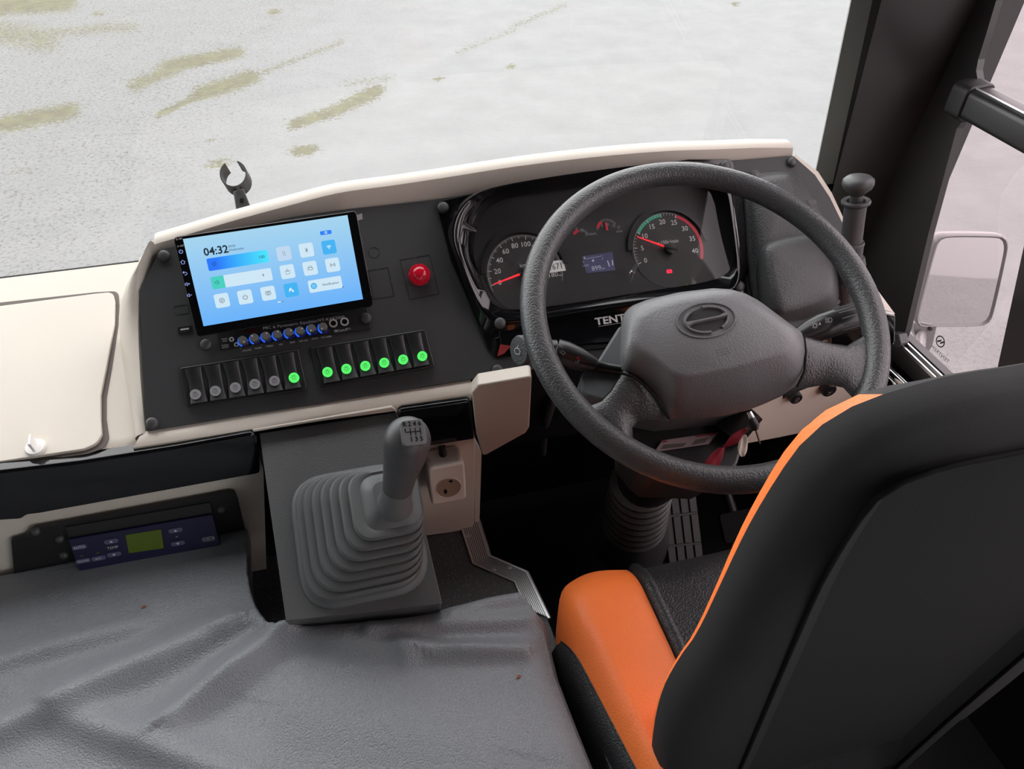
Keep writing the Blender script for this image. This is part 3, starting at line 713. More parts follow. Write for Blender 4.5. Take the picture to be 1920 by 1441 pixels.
# side touch keys on the bezel
sk = emis('touch_key_glow', E_(165, 180, 250), EX)
for i, (X, Y) in enumerate([(97, 462), (116, 563), (137, 667), (156, 770), (176, 875)]):
    c = HU.at(*q1(X, Y)); n = .0004; m_ = MB()
    if i == 0: m_.arc(c[0], c[1], .0019, .0025, 125, 415, n).stroke([(c[0], c[1]+.0028), (c[0], c[1]+.0004)], .0006, n)
    elif i == 1: m_.stroke([(c[0]-.0018, c[1]-.0022), (c[0]-.0018, c[1]+.0003), (c[0]-.0028, c[1]+.0003), (c[0], c[1]+.0026), (c[0]+.0028, c[1]+.0003), (c[0]+.0018, c[1]+.0003), (c[0]+.0018, c[1]-.0022)], .0006, n, closed=True)
    elif i == 2: m_.stroke([(c[0]-.001, c[1]+.0026), (c[0]-.0026, c[1]+.0012), (c[0]-.001, c[1]-.0002)], .0006, n).stroke([(c[0]-.0024, c[1]+.0012), (c[0]+.0012, c[1]+.0012), (c[0]+.0024, c[1]-.0006), (c[0]+.001, c[1]-.0022), (c[0]-.0012, c[1]-.0022)], .0006, n)
    else:
        m_.stroke([(c[0]-.0026, c[1]+.0009), (c[0]-.0014, c[1]+.0009), (c[0]+.0002, c[1]+.0022), (c[0]+.0002, c[1]-.0022), (c[0]-.0014, c[1]-.0009), (c[0]-.0026, c[1]-.0009)], .0006, n, closed=True).stroke([(c[0]+.0012, c[1]), (c[0]+.0034, c[1])], .0006, n)
        if i == 3: m_.stroke([(c[0]+.0023, c[1]+.0011), (c[0]+.0023, c[1]-.0011)], .0006, n)
    m_.obj('touch_key', sk, hu)
kt = MB(); c = HU.at(*q1(85, 342)); kt.text('MIC', .0030, c[0]+.001, c[1], .0004); kt.stroke(rrect(c[0]-.0035, c[1], .0012, .0018, .0003), .0003, .0004, closed=True)
c = HU.at(*q1(100, 408)); kt.text('RST', .0030, c[0]+.001, c[1], .0004); kt.stroke(circ(c[0]-.0038, c[1], .0009, 8), .0003, .0004, closed=True)
kt.obj('bezel_print', 'print', hu, kind='stuff')

M['jack'] = mat('jack_silver', (.7, .7, .7), .3, metal=.3)
# ---- equalizer amplifier
EQ = PL.sub(550, 633, .0015)
eq = thing('equalizer', 'slim black karaoke equalizer with blue-lit knobs below the touchscreen', 'equalizer', EQ)
e = [EQ.at(418, 661), EQ.at(694, 613), EQ.at(666, 583), EQ.at(412, 628)]
ebl, ebr = e[0], e[1]; eb = (e[0][1]+e[1][1])/2; ert = EQ.at(690, 600)[0]
MB().prism(fillet([(ebl[0]-.003, eb), (ebr[0], eb), (ebr[0], eb+.048), (ebl[0]-.003, eb+.048)], .002), 0, .0035).obj('faceplate', 'black', eq, bevel=.0008)
MB().box(((ebl[0]+ebr[0])/2-.02, eb+.0012, .0045), (ebr[0]-ebl[0]-.04, .0012, .0015)).obj('lower_lip', 'soft', eq)
nk = .0036
kn_ = [(454.7, 637), (476.6, 632.7), (498, 629), (519.5, 626), (541.4, 622), (562.5, 619), (584, 615), (605.5, 612)]
ang = [-60, 130, 55, 60, 25, 30, -110, -120]; kl = ['VOLUME', 'FADER', 'TREBLE', 'MID', 'BASS', 'SUB VOL', 'ECHO', 'MIC LEVEL']
et = MB(); kb = EQ.at(*kn_[0], .014)[1]; kb2 = EQ.at(*kn_[7], .014)[1]
for i, (x, y) in enumerate(kn_):
    c = EQ.at(x, y, .016)
    k = MB().lathe([(.0066, nk), (.0066, nk+.004), (.0058, .012), (.0056, .0165), (.0050, .0172)], (c[0], c[1], 0), 24).obj('knob', 'smoke', eq, smooth=40)
    MB().arc(c[0], c[1], .0062, .0078, 130, 245, nk+.0030, .003).obj('glow_ring', 'bluelens', k, label='bright blue lit edge of the knob')
    MB().arc(c[0], c[1], .0066, .0074, 245, 340, nk+.0006, .0006).obj('glow_ring', 'bluedim', k, label='dim blue lit edge of the knob')
    a = ang[i]*D; MB().stroke([(c[0]+math.cos(a)*.0024, c[1]+math.sin(a)*.0024), (c[0]+math.cos(a)*.0046, c[1]+math.sin(a)*.0046)], .0012, .0175, .0004).obj('pointer', 'print', k)
    et.text(kl[i], .0031, c[0]+.002, c[1]-.0128, nk+.0002)
    for s_ in (-1, 1): et.flat(circ(c[0]+.001+s_*.006, c[1]-.0088, .0004, 6), nk+.0002)
for (x, y) in ((426.8, 636), (436, 646)):
    c = EQ.at(x+7.5, y, nk); MB().arc(c[0], c[1], .0016, .0032, 0, 360, nk+.0014, .0014).obj('jack', 'jack', eq, label='small silver button')
for i, (x, y) in enumerate(((625, 606), (646, 603))):
    c = EQ.at(x, y, nk); MB().arc(c[0], c[1], .0038, .0058, 0, 360, nk+.002, .002).obj('jack', 'jack', eq)
    MB().flat(circ(c[0], c[1], .0038), nk+.0002).obj('jack_hole', 'deep', eq)
    et.text('MIC%d' % (i+1), .0031, c[0]+.003, c[1]-.0105, nk+.0002)
c = EQ.at(639, 620, nk); et.text('MIC INPUT', .0037, c[0], c[1], nk+.0002)
c = EQ.at(421.5, 637, nk); et.text('MUSIC', .0027, c[0], c[1]+.0013, nk+.0002).text('AUX', .0027, c[0], c[1]-.0015, nk+.0002)
c = EQ.at(422.5, 649, nk); et.text('STEREO', .0027, c[0], c[1]+.0013, nk+.0002).text('MONO', .0027, c[0], c[1]-.0015, nk+.0002)
c = EQ.at(493, 617.5, nk); et.text('MIC & Parametric Equalizer/VT-KAR2000', .0056, c[0], c[1]+.0014, nk+.0002, al='LEFT', sx=1.16)
et.obj('printed_text', 'print', eq, kind='stuff')
c = EQ.at(470, 622, nk); MB().box((c[0], c[1]+.001, nk), (.017, .004, .0006)).obj('level_display', mat('dark_red_display', (.05, .002, .005), .3), eq)

# ---- rocker switch banks
def bank(name, F, quad, badges, label, on):
    c = F.O; q = [F.at(*a) for a in quad]
    b = thing('switch_bank', label, 'switches', F, 'rocker switch banks on the panel')
    b['label'] = label
    pts = fillet([p[:2] for p in q], .004)
    cen = Vector((sum(p[0] for p in q)/4, sum(p[1] for p in q)/4))
    MB().prism(pts, 0, .0055).obj('frame', 'soft', b, bevel=.0018, bseg=3)
    def bil(s, t):
        a, b_, c2, d = [Vector(p[:2]) for p in q]; return (a*(1-s)+b_*s)*(1-t)+(d*(1-s)+c2*s)*t
    for i in range(6):
        s0, s1 = .035+i*.93/6+.008, .035+(i+1)*.93/6-.008
        bx, by = F.at(*badges[i], .011)[:2]
        # rocker: curved lengthwise, waisted sides
        rows = []
        K = 10
        for k in range(K+1):
            t = .07+.86*k/K; h = .0075+.0045*abs(2*k/K-.85)**1.6*(1.0 if k/K > .42 else .55)
            ins = .010*math.sin(math.pi*k/K)*(1 if k/K < .9 else .6)
            L, R = bil(s0+ins, t), bil(s1-ins, t); d = (R-L).normalized()*.0016
            rows.append([(L.x-d.x*.6, L.y-d.y*.6, .002), (L.x, L.y, h-.0014), (L.x+d.x, L.y+d.y, h), ((L.x+R.x)/2, (L.y+R.y)/2, h+.0004), (R.x-d.x, R.y-d.y, h), (R.x, R.y, h-.0014), (R.x+d.x*.6, R.y+d.y*.6, .002)])
        r = MB().loft(rows, True, True, False)
        ro = r.obj('rocker', 'soft', b, smooth=50)
        lit = i in on
        nb = .0136
        bx, by = F.at(*badges[i], nb)[:2]
        nb0 = .0085
        bd = MB().prism(circ(bx, by, .0068, 32), nb0, nb).obj('lamp_badge', 'greenlamp' if lit else 'greylamp', ro, label='lit green round badge with lamp symbol' if lit else 'unlit grey round badge with lamp symbol')
        sy = MB(); n = nb+.0002
        sy.stroke(circ(bx, by, .0019, 14), .0005, n, .0001, closed=True)
        for a in range(8):
            if a == 2: continue
            an = a*math.pi/4; sy.stroke([(bx+math.cos(an)*.0029, by+math.sin(an)*.0029), (bx+math.cos(an)*.0044, by+math.sin(an)*.0044)], .0005, n, .0001)
        sy.stroke([(bx-.0009, by+.0016), (bx-.0009, by+.0036), (bx+.0009, by+.0036), (bx+.0009, by+.0016)], .0005, n, .0001)
        # sub-part level is full: the symbol rides in the badge mesh as a second material
        me = bd.data; nv = len(me.vertices)
        bm = bmesh.new(); bm.from_mesh(me); vs = [bm.verts.new(v) for v in sy.v]; bm.verts.ensure_lookup_table()
        for f in sy.f:
            try: ff = bm.faces.new([vs[j] for j in f]); ff.material_index = 1
            except ValueError: pass
        bm.to_mesh(me); bm.free(); me.materials.append(M['ink'])
    return b
bank('a', PL.sub(456, 715, .0015), [(337, 690), (560, 655), (577, 731), (352, 765)], [(366, 739), (403.5, 732.5), (441, 726), (477.5, 719.5), (514.5, 713.5), (551, 707.5)],
     'left bank of six rocker switches, only the right one lit green', {5})
bank('b', PL.sub(698, 672, .0015), [(582, 652), (797, 618), (815, 688), (600, 727)], [(614, 697), (649.5, 691), (685, 685.5), (720.5, 679.5), (756, 673.5), (792, 667)],
     'right bank of six rocker switches, all lit green, nearer the cluster', {0, 1, 2, 3, 4, 5})

# ---- red dome push button
RB = PL.sub(788, 520, .0015)
rb = thing('red_button', 'round red translucent dome button on dark panel', 'button', RB)
c = RB.at(787, 513, .012); R_ = .0155
MB().lathe([(.0135, 0), (.0135, .002)], (c[0], c[1], 0), 32).obj('button_collar', 'black', rb, smooth=40)
MB().lathe([(R_*.9, .001), (R_, .004), (R_, .008), (R_*.94, .0105), (R_*.86, .0125)], (c[0], c[1], 0), 40).obj('lens_skirt', 'redlens', rb, smooth=35)
MB().lathe([(.0110, .011), (.0108, .0145), (.0095, .017), (.006, .0192), (.001, .0198)], (c[0], c[1], 0), 32).obj('lens_dome', 'redlens', rb, smooth=60)
tk = MB()
for k in range(16):
    a = k*math.pi/8; T4 = Matrix.Translation((c[0], c[1], 0)) @ Matrix.Rotation(a, 4, 'Z')
    tk.box((R_*.95, 0, .0095), (.0012, .0014, .004), T4)
tk.obj('skirt_ribs', mat('red_rib', (.4, .005, .015), .2), rb, kind='stuff')

# ---- usb port
UB = PL.sub(347, 618, .0015)
ub = thing('usb_port', 'small usb socket in the dark panel left of the equalizer', 'socket', UB)
MB().prism(rrect(0, 0, .0185, .0115, .002), 0, .0018).obj('surround', 'black', ub, bevel=.0006)
hw = MB(); rr_ = rrect(0, 0, .013, .0058, .0008); hw.stroke(rr_, .0009, .0028, .0015, closed=True).obj('metal_shell', 'chrome', ub)
MB().box((0, .0006, .0019), (.0108, .002, .001)).obj('tongue', 'print', ub)

# ================================================================== INSTRUMENT CLUSTER
CL = PL.sub(1120, 470, .0015)
cl = thing('instrument_cluster', 'glossy black hooded instrument cluster with round speedometer and tachometer dials', 'gauges', CL)
NR = 72
def ringpx(F, pts, n, k=NR, sm=2):
    p = [F.at(x, y, n) for x, y in pts] if not callable(n) else [F.at(x, y, n(x, y)) for x, y in pts]
    return resample(chaikin(p, sm), k)
def align(rings):
    """start every ring at the same direction so the loft does not twist"""
    out = []
    for r in rings:
        c = sum((Vector(p) for p in r), Vector())/len(r)
        i = max(range(len(r)), key=lambda j: (Vector(r[j])-c).normalized().dot(Vector((-1, 0, 0))))
        out.append(r[i:]+r[:i])
    return out
def angring(F, pts, n, c, asp=2.1, k=96, sm=2):
    p = [F.at(x, y, n) for x, y in pts] if not callable(n) else [F.at(x, y, n(x, y)) for x, y in pts]
    p = resample(chaikin(p, sm), 400); A = sorted((math.atan2(q.y-c[1], (q.x-c[0])/asp), q) for q in [Vector(q) for q in p] for _ in (0,)) if False else sorted([(math.atan2(q.y-c[1], (q.x-c[0])/asp), i) for i, q in enumerate(p)])
    out = []; j = 0; m = len(A)
    for i in range(k):
        a = -math.pi+2*math.pi*i/k
        while j < m and A[j][0] < a: j += 1
        a0, i0 = A[j-1] if j > 0 else (A[-1][0]-2*math.pi, A[-1][1]); a1, i1 = A[j] if j < m else (A[0][0]+2*math.pi, A[0][1])
        out.append(p[i0].lerp(p[i1], (a-a0)/max(1e-9, a1-a0)))
    return out
base_px = [(829, 420), (850, 382), (905, 352), (1100, 322), (1290, 301), (1352, 306), (1392, 330), (1400, 420), (1408, 560), (1180, 592), (1040, 612), (935, 640), (915, 655), (880, 570), (850, 490)]
crest_px = [(846, 446), (852, 404), (878, 371), (923, 349), (1100, 321), (1287, 299), (1335, 313), (1366, 345), (1378, 420), (1390, 520), (1372, 550), (1210, 566), (1023, 592), (945, 606), (905, 590), (878, 530), (858, 480)]
lens_px = [(885, 480), (890, 440), (905, 400), (937, 372), (1070, 352), (1280, 326), (1335, 328), (1358, 390), (1374, 470), (1374, 505), (1343, 527), (1200, 548), (1023, 577), (940, 582), (920, 568), (902, 530)]
hn = lambda x, y: .040 if y < 420 else (.040-(y-420)/180*.024)
HC = CL.at(1130, 455)
r0 = angring(CL, base_px, 0, HC); r1 = angring(CL, crest_px, hn, HC)
rA = [a.lerp(b, .8)+Vector((0, 0, .002)) for a, b in zip(r0, r1)]
rB = [p*.985+Vector((HC[0], HC[1], 0))*.015+Vector((0, 0, .0005)) for p in r1]
rC = angring(CL, lens_px, .014, HC); rD = angring(CL, lens_px, .002, HC)
rB2 = [a.lerp(b, .3)-Vector((0, 0, .001)) for a, b in zip(rB, rC)]
MB().loft([r0, rA, r1, rB, rB2, rC, rD], False, False).obj('hood', 'piano', cl, smooth=50)
bp = P2(CL, [(818, 388), (824, 378), (868, 368), (930, 352), (1290, 300), (1366, 300), (1374, 306), (1388, 430), (1400, 545), (1412, 600), (1412, 640), (1180, 650), (930, 672), (915, 655), (885, 585), (845, 490)])
MB().prism(fillet(bp, .003), -.001, .0035).obj('base_plate', 'piano', cl, bevel=.001)
# lower skirt under the lens with lettering
sk_ = P2(CL, [(935, 618), (1023, 604), (1180, 581), (1400, 556), (1405, 620), (1180, 640), (940, 655)], .010)
MB().prism(fillet(sk_, .006), 0, .010).obj('lower_skirt', 'piano', cl, bevel=.002)
c = CL.at(1150, 598, .0105); MB().text('TENTREM', .0150, CL.at(1116, 603, .0105)[0], c[1]-.0005, .0104, al='LEFT', sx=1.25, bold=.0004).obj('lettering', 'print', cl, label='silver capital lettering')
MB().stroke([CL.at(1122, 612, .0105)[:2], CL.at(1240, 592, .0105)[:2]], .0006, .0104).obj('accent_line', 'printdim', cl)
MB().prism(P2(CL, [(938, 645), (958, 648), (946, 662), (932, 668)], .011), .0098, .0108).obj('red_tab', mat('red_tape', (.22, .01, .01), .5), cl)
for x, y in [(831, 388), (937, 606), (1361, 310), (1385, 537)]:
    c = CL.at(x, y, .012 if y > 500 else .008); h = .011 if y > 500 else .0035
    MB().lathe([(.0085, h-.004), (.0085, h+.003), (.0078, h+.0055), (.005, h+.007), (.001, h+.0074)], (c[0], c[1], 0), 20).obj('screw_cap', 'cap', cl, smooth=50)
MB().flat([tuple(p)[:2] for p in ringpx(CL, [(x*1.0, y) for x, y in lens_px], .0025)], .0042).obj('backing', mat('cluster_backing', (.018, .0185, .018), .55), cl)
sp = CL.at(985, 511, .005); ta = CL.at(1254, 467, .005); RD = .0555
def dial(c, name, lab):
    # slightly sunken dial with a raised hood around its upper part
    d = MB().prism(circ(c[0], c[1], RD+.0035, 56), .0042, .0050).obj(name, 'dial', cl, smooth=30, label=lab)
    MB().arc(c[0], c[1], RD+.0035, RD+.0105, 5, 175, .0095, .005, 40).obj('dial_hood', 'black', d, smooth=30)
    return d
sd = dial(sp, 'speedometer', 'round speedometer dial marked in km/h'); td = dial(ta, 'tachometer', 'round tachometer dial with green and red bands')
nn = .0054
mk = MB(); nm = MB()
for k in range(91):   # 0..180 km/h, 2 km/h steps
    a = (193-k*205/90)*D; big = k % 10 == 0; mid = k % 5 == 0
    l = .006 if big else (.0045 if mid else .003)
    mk.stroke([(sp[0]+math.cos(a)*(RD-l), sp[1]+math.sin(a)*(RD-l)), (sp[0]+math.cos(a)*RD, sp[1]+math.sin(a)*RD)], .0011 if big else (.0009 if mid else .0004), nn)
    if big: nm.text(str(k*2), .0105, sp[0]+math.cos(a)*(RD-.0145), sp[1]+math.sin(a)*(RD-.0135), nn, bold=.0001)
mk.arc(sp[0], sp[1], RD, RD+.0004, -20, 202, nn)
nm.text('km/h', .0085, sp[0]+.002, sp[1]+.011, nn)
mk.obj('tick_marks', 'print', sd, kind='stuff'); nm.obj('numerals', 'print', sd, kind='stuff')
mk = MB(); nm = MB()
for k in range(41):
    a = (197-k*5.2)*D; big = k % 5 == 0
    if k > 25: continue
    l = .0055 if big else .0035
    if 10 < k < 20: mt = .0006
    mk.stroke([(ta[0]+math.cos(a)*(RD-l), ta[1]+math.sin(a)*(RD-l)), (ta[0]+math.cos(a)*(RD-.0005), ta[1]+math.sin(a)*(RD-.0005))], .0012 if big else .0005, nn+.0003)
for k in range(0, 41, 5):
    a = (197-k*5.2)*D; nm.text(str(k), .0105, ta[0]+math.cos(a)*(RD-.0135), ta[1]+math.sin(a)*(RD-.0130), nn, bold=.0001)
mk.arc(ta[0], ta[1], RD, RD+.0004, 67, 200, nn)
nm.text('x100r/min', .0082, ta[0]+.001, ta[1]+.011, nn)
mk.obj('tick_marks', 'print', td, kind='stuff'); nm.obj('numerals', 'print', td, kind='stuff')
MB().arc(ta[0], ta[1], RD-.0048, RD, 94, 144, nn, seg=20).obj('green_band', 'green', td)
MB().arc(ta[0], ta[1], RD-.0048, RD, -24, 66, nn, seg=30).obj('red_band', 'red', td)
def needle(c, d, ang, L):
    a = ang*D; T4 = Matrix.Translation((c[0], c[1], 0)) @ Matrix.Rotation(a, 4, 'Z')
    MB().loft([[T4 @ Vector(p) for p in ((x, -w_, .010), (x, w_, .010), (x, w_*.6, .0113), (x, -w_*.6, .0113))] for x, w_ in ((.010, .0016), (L, .0008))]).obj('needle', 'needle', d)
    h = MB().lathe([(.0085, .0055), (.008, .0135), (.006, .0145)], (c[0], c[1], 0), 24).obj('needle_hub', 'black', d, smooth=40)
    MB().box((.0, 0, .0145), (.022, .0035, .002), T4).obj('needle_tail', 'soft', d)
needle(sp, sd, 193, RD-.004); needle(ta, td, 153.5, RD-.002)
# small pressure gauges, centre print
pg_ = MB(); c = CL.at(1137, 424, .005); c2 = CL.at(1087, 437, .005)
for cc, a0, a1, r in ((c, 30, 120, .0165), (c2, 20, 80, .0125)):
    for k in range(9): a = (a0+(a1-a0)*k/8)*D; pg_.stroke([(cc[0]+math.cos(a)*(r-.0028), cc[1]-.006+math.sin(a)*(r-.0028)), (cc[0]+math.cos(a)*r, cc[1]-.006+math.sin(a)*r)], .0005 if k else .001, nn)
    pg_.arc(cc[0], cc[1]-.006, r, r+.0004, a0, a1, nn)
for t, x, y in (('0', 1120, 429), ('5', 1129, 423), ('0', 1140, 421), ('15', 1150, 424), ('0', 1081, 429), ('15', 1090, 433)):
    p = CL.at(x, y, .005); pg_.text(t, .0062, p[0], p[1], nn)
p = CL.at(1108, 439, .005); pg_.text('x100kPa', .0052, p[0], p[1], nn)
p = CL.at(1161, 432, .005); pg_.text('REAR', .0042, p[0], p[1]-.0015, nn).arc(p[0], p[1]+.005, .0018, .0023, 0, 360, nn)
pg_.obj('centre_print', 'printdim', cl, kind='stuff')
for (cc, a0, a1, r) in ((c, 115, 160, .017), (c2, 95, 150, .0125)):
    MB().arc(cc[0], cc[1]-.006, r-.0045, r, a0, a1, nn+.0001).obj('gauge_needle', 'red', cl, label='small red gauge mark')
p = CL.at(1138, 424, .006); MB().loft([[(p[0]-.001-w_, p[1]+y, .0058), (p[0]-.001+w_, p[1]+y, .0058), (p[0]-.001, p[1]+y, .0066)] for y, w_ in ((.006, .0014), (-.006, .0022))]).obj('gauge_needle', 'red', cl, label='small red gauge needle')
lc = [CL.at(*a) for a in ((1090, 482), (1146, 473), (1152, 508), (1098, 514))]
MB().prism([p[:2] for p in lc], .0044, .0052).obj('odometer_screen', 'lcd', cl, label='small bluish odometer screen reading 899')
lk = MB(); p = CL.at(1117, 503, .005); lk.text('899', .0100, p[0]+.001, p[1], nn+.0001); p2 = CL.at(1129, 502, .005); lk.text('km', .0042, p2[0]+.0015, p2[1]-.001, nn)
p3 = CL.at(1098, 498, .005); lk.text('ODO', .0042, p3[0], p3[1], nn)
a_, b_ = CL.at(1096, 487), CL.at(1128, 481); lk.stroke([a_[:2], b_[:2]], .0005, nn); p4 = CL.at(1110, 490); lk.text('E', .0042, CL.at(1092, 493)[0], CL.at(1092, 493)[1], nn).text('F', .0042, CL.at(1128, 487)[0], CL.at(1128, 487)[1], nn).prism(rrect(p4[0], p4[1], .003, .0035, .0005), nn-.0003, nn)
lk.prism(rrect(CL.at(1094, 485)[0], CL.at(1094, 485)[1], .0016, .0036, .0003), nn-.0003, nn)
for i in range(2): lk.stroke([CL.at(1137+i*9, 490-i)[:2], CL.at(1141+i*6, 501-i*2)[:2]], .0016, nn)
lk.obj('odometer_print', 'lcdink', cl, kind='stuff')
p = CL.at(1255, 508.5, .005); MB().prism(rrect(p[0], p[1], .0085, .0055, .0015), .0045, .0052).obj('brake_warning_lamp', 'warn', cl, label='glowing red parking brake warning symbol')
MB().stroke(circ(p[0], p[1], .0016, 14), .0004, .0054, closed=True).text('P', .0028, p[0], p[1], .0054).obj('warning_symbol', 'deep', cl, kind='stuff')
p = CL.at(1288, 532, .005); MB().stroke([(p[0]-.001, p[1]-.0025), (p[0]+.0012, p[1]), (p[0]-.001, p[1]+.0025)], .0006, .0046).obj('yellow_lamp', 'warny', cl)
p = CL.at(1036, 502, .008); q_ = [CL.at(*a)[:2] for a in ((1012, 494), (1054, 489), (1059, 509), (1016, 515))]
MB().prism(q_, .0062, .0066).obj('paper_sticker', 'sticker', cl, label='white number sticker reading 1671')
MB().text('1671', .0125, CL.at(1040, 502)[0], CL.at(1040, 502)[1], .0068, rot=1, sx=.9).obj('sticker_print', 'ink', cl)
# lens and the black reset stem standing through it
lp = [tuple(p)[:2] for p in ringpx(CL, lens_px, .017)]
MB().flat(lp, .0170).obj('lens', 'glassl', cl, label='clear scratched lens over the dials')
a_, b_ = CL.at(1189, 512, .017), CL.at(1184, 508, .038)
MB().tube([CL.at(1181, 527, .020), CL.at(1185, 512, .022), CL.at(1194, 496, .022)], [.0024, .0028, .0024], 12).obj('reset_stem', 'key', cl, smooth=40)
MB().tube([CL.at(1184, 513, .019), CL.at(1188, 508, .022)], .0042, 14).obj('stem_collar', 'chrome', cl, smooth=40)

# ---- grey textured housing right of the cluster
HB = PL.sub(1470, 450, .0015)
hb = thing('switch_housing', 'grained dark grey plastic housing with stepped box, right of the cluster', 'housing', HB)
def rp(pts, n, k=56, sm=2): return ringpx(HB, pts, n, k, sm)
o0 = [(1392, 345), (1395, 326), (1484, 318), (1505, 330), (1560, 440), (1580, 480), (1572, 560), (1560, 590), (1420, 600), (1402, 520)]
r = align([rp(o0, 0), rp(o0, .006), rp([(1404, 350), (1410, 334), (1480, 325), (1492, 334), (1520, 400), (1560, 470), (1556, 520), (1540, 560), (1430, 575), (1415, 500)], .009),
           rp([(1416, 344), (1424, 330), (1476, 322), (1484, 330), (1496, 395), (1500, 440), (1490, 470), (1470, 480), (1432, 478), (1424, 440)], .030, sm=2)])
MB().loft(r, False, True).obj('upper_shell', 'house', hb, sub=1)
bx = [(1432, 470), (1440, 455), (1520, 440), (1548, 452), (1560, 470), (1564, 540), (1556, 560), (1470, 590), (1455, 580)]
bxb = [(1412, 500), (1425, 450), (1530, 430), (1570, 450), (1580, 480), (1578, 560), (1560, 590), (1440, 610), (1425, 590)]
r = align([rp(bxb, .0), rp(bxb, .012), rp(bx, .046), rp([(x*.93+105, y*.93+36) for x, y in bx], .052)])
MB().loft(r, False, True).obj('lower_box', 'house', hb, sub=1)
MB().prism(fillet(P2(HB, [(1552, 570), (1590, 545), (1600, 578), (1560, 596), (1545, 590)]), .004), 0, .006).obj('mounting_tab', 'house', hb, bevel=.001)
for x, y, h in [(1568, 562, .006), (1518, 383, .008), (1416, 327, .008)]:
    c = HB.at(x, y, h+.004); MB().lathe([(.008, h-.003), (.008, h+.002), (.007, h+.005), (.001, h+.0065)], (c[0], c[1], 0), 20).obj('screw_cap', 'cap', hb, smooth=50)

# ---- parking brake plunger
h0, h1, h2, h3, h4 = [at_depth(x, y, d) for x, y, d in ((1588, 520, 1.24), (1591, 460, 1.205), (1596, 405, 1.19), (1606, 375, 1.18), (1609, 345, 1.16))]
ax = (h4-h0).normalized(); hu_ = ax.cross(Vector((0, 1, 0))).normalized()
HBF = Fr(h0, axes=(hu_, ax.cross(hu_), ax))
pb = thing('parking_brake_plunger', 'black mushroom-headed plunger standing before the dark pillar', 'lever', HBF)
Lh = (h4-h0).length
zc = lambda p: (p-h0).dot(ax)
MB().lathe([(.018, -.06), (.0185, zc(h1)-.004), (.0195, zc(h1)), (.0185, zc(h1)+.003), (.012, zc(h1)+.003)], (0, 0, 0), 32).obj('base_sleeve', 'house', pb, smooth=40)
MB().lathe([(.0155, zc(h1)), (.0155, zc(h2)), (.0158, zc(h3)-.004)], (0, 0, 0), 32).obj('sleeve', 'cap', pb, smooth=40)
za = zc(h3)
MB().lathe([(.013, za-.004), (.0155, za-.006), (.0205, za-.002), (.0208, za+.001), (.0195, za+.003), (.0135, za+.002), (.0125, za-.004)], (0, 0, 0), 36, cap=False).obj('flange', 'cap', pb, smooth=60)
MB().lathe([(.0095, za-.006), (.0095, za+.014)], (0, 0, 0), 24).obj('stem', 'cap', pb, smooth=40)
zk = zc(h4)
MB().lathe([(.0095, zk-.016), (.013, zk-.012), (.0195, zk-.006), (.0222, zk), (.0215, zk+.0065), (.017, zk+.0105), (.009, zk+.0125), (.001, zk+.013)], (0, 0, 0), 40).obj('mushroom_knob', 'cap', pb, smooth=60)
hs_ = Fr(at_depth(1602, 500, 1.27), axes=(CR, CU, -CF))
MB().lathe([(.016, -.03), (.018, 0), (.015, .012), (.002, .015)], HBF.l(at_depth(1601, 495, 1.26)), 28).obj('valve_body', 'cap', pb, smooth=50)

# ================================================================== STEERING WHEEL
sw = thing('steering_wheel', 'large dark grey grained steering wheel with padded hub and oval emblem', 'steering wheel', SW)
path = [(.2145*math.cos(t*2*math.pi/96), .2145*math.sin(t*2*math.pi/96), 0) for t in range(96)]
MB().tube(path, .0158, 20, closed=True, up=(0, 0, 1)).obj('rim', 'wheel', sw, smooth=180)
def spoke(secs, name='spoke'):
    rings = []; si = 0
    for (a, b, n, th) in secs:
        A, B = Vector(SW.at(*a, n)), Vector(SW.at(*b, n-.034*max(0, 1-si/4))); k = 14; top = []; bot = []
        for i in range(k+1):
            t = i/k; p = A.lerp(B, t); e_ = math.sin(math.pi*t)**.6
            top.append(p+Vector((0, 0, th*(e_-.35)))); bot.append(p-Vector((0, 0, th*(e_*.8+.2))))
        rings.append(top+bot[::-1]); si += 1
    MB().loft(rings).obj(name, 'wheel', sw, smooth=60)
spoke([((1168, 690), (1258, 790), .022, .014), ((1163, 702), (1250, 788), .020, .013), ((1145, 731), (1203, 786), .012, .012), ((1126, 750), (1187, 800), .006, .011), ((1103, 757), (1189, 826), .002, .011), ((1078, 748), (1212, 858), 0, .010), ((1062, 740), (1216, 874), 0, .006)])
spoke([((1500, 622), (1470, 745), .022, .014), ((1509, 627), (1484, 737), .020, .013), ((1530, 634), (1517, 724), .013, .012), ((1560, 642), (1552, 718), .007, .011), ((1590, 646), (1584, 724), .003, .011), ((1618, 628), (1603, 745), 0, .010), ((1640, 600), (1625, 775), 0, .006)])
hub_px = [(1163, 640), (1164, 610), (1168, 590), (1182, 574), (1212, 562), (1271, 548), (1337, 540), (1370, 542), (1398, 550), (1424, 564), (1468, 597), (1500, 620), (1508, 630), (1511, 660), (1507, 697), (1494, 724), (1468, 741), (1435, 756), (1402, 769), (1360, 779), (1315, 784), (1268, 786), (1254, 784), (1245, 765), (1227, 743), (1206, 721), (1186, 706), (1166, 698), (1162, 670)]
def hubring(n, f=None, pts=hub_px, k=80):
    return resample([SW.at(x, y, n) for x, y in pts], k)
top_px = [(1186, 640), (1186, 612), (1196, 592), (1225, 577), (1275, 562), (1335, 553), (1365, 555), (1392, 564), (1420, 580), (1455, 604), (1484, 628), (1490, 640), (1488, 652), (1475, 662), (1446, 672), (1400, 685), (1359, 695), (1320, 703), (1290, 708), (1275, 707), (1262, 703), (1250, 695), (1235, 682), (1215, 668), (1195, 655)]
t1 = [(x*.985+20, y*.985+9) for x, y in hub_px]
hd = lambda y, a, b: a+(b-a)*max(0, min(1, (y-675)/70))
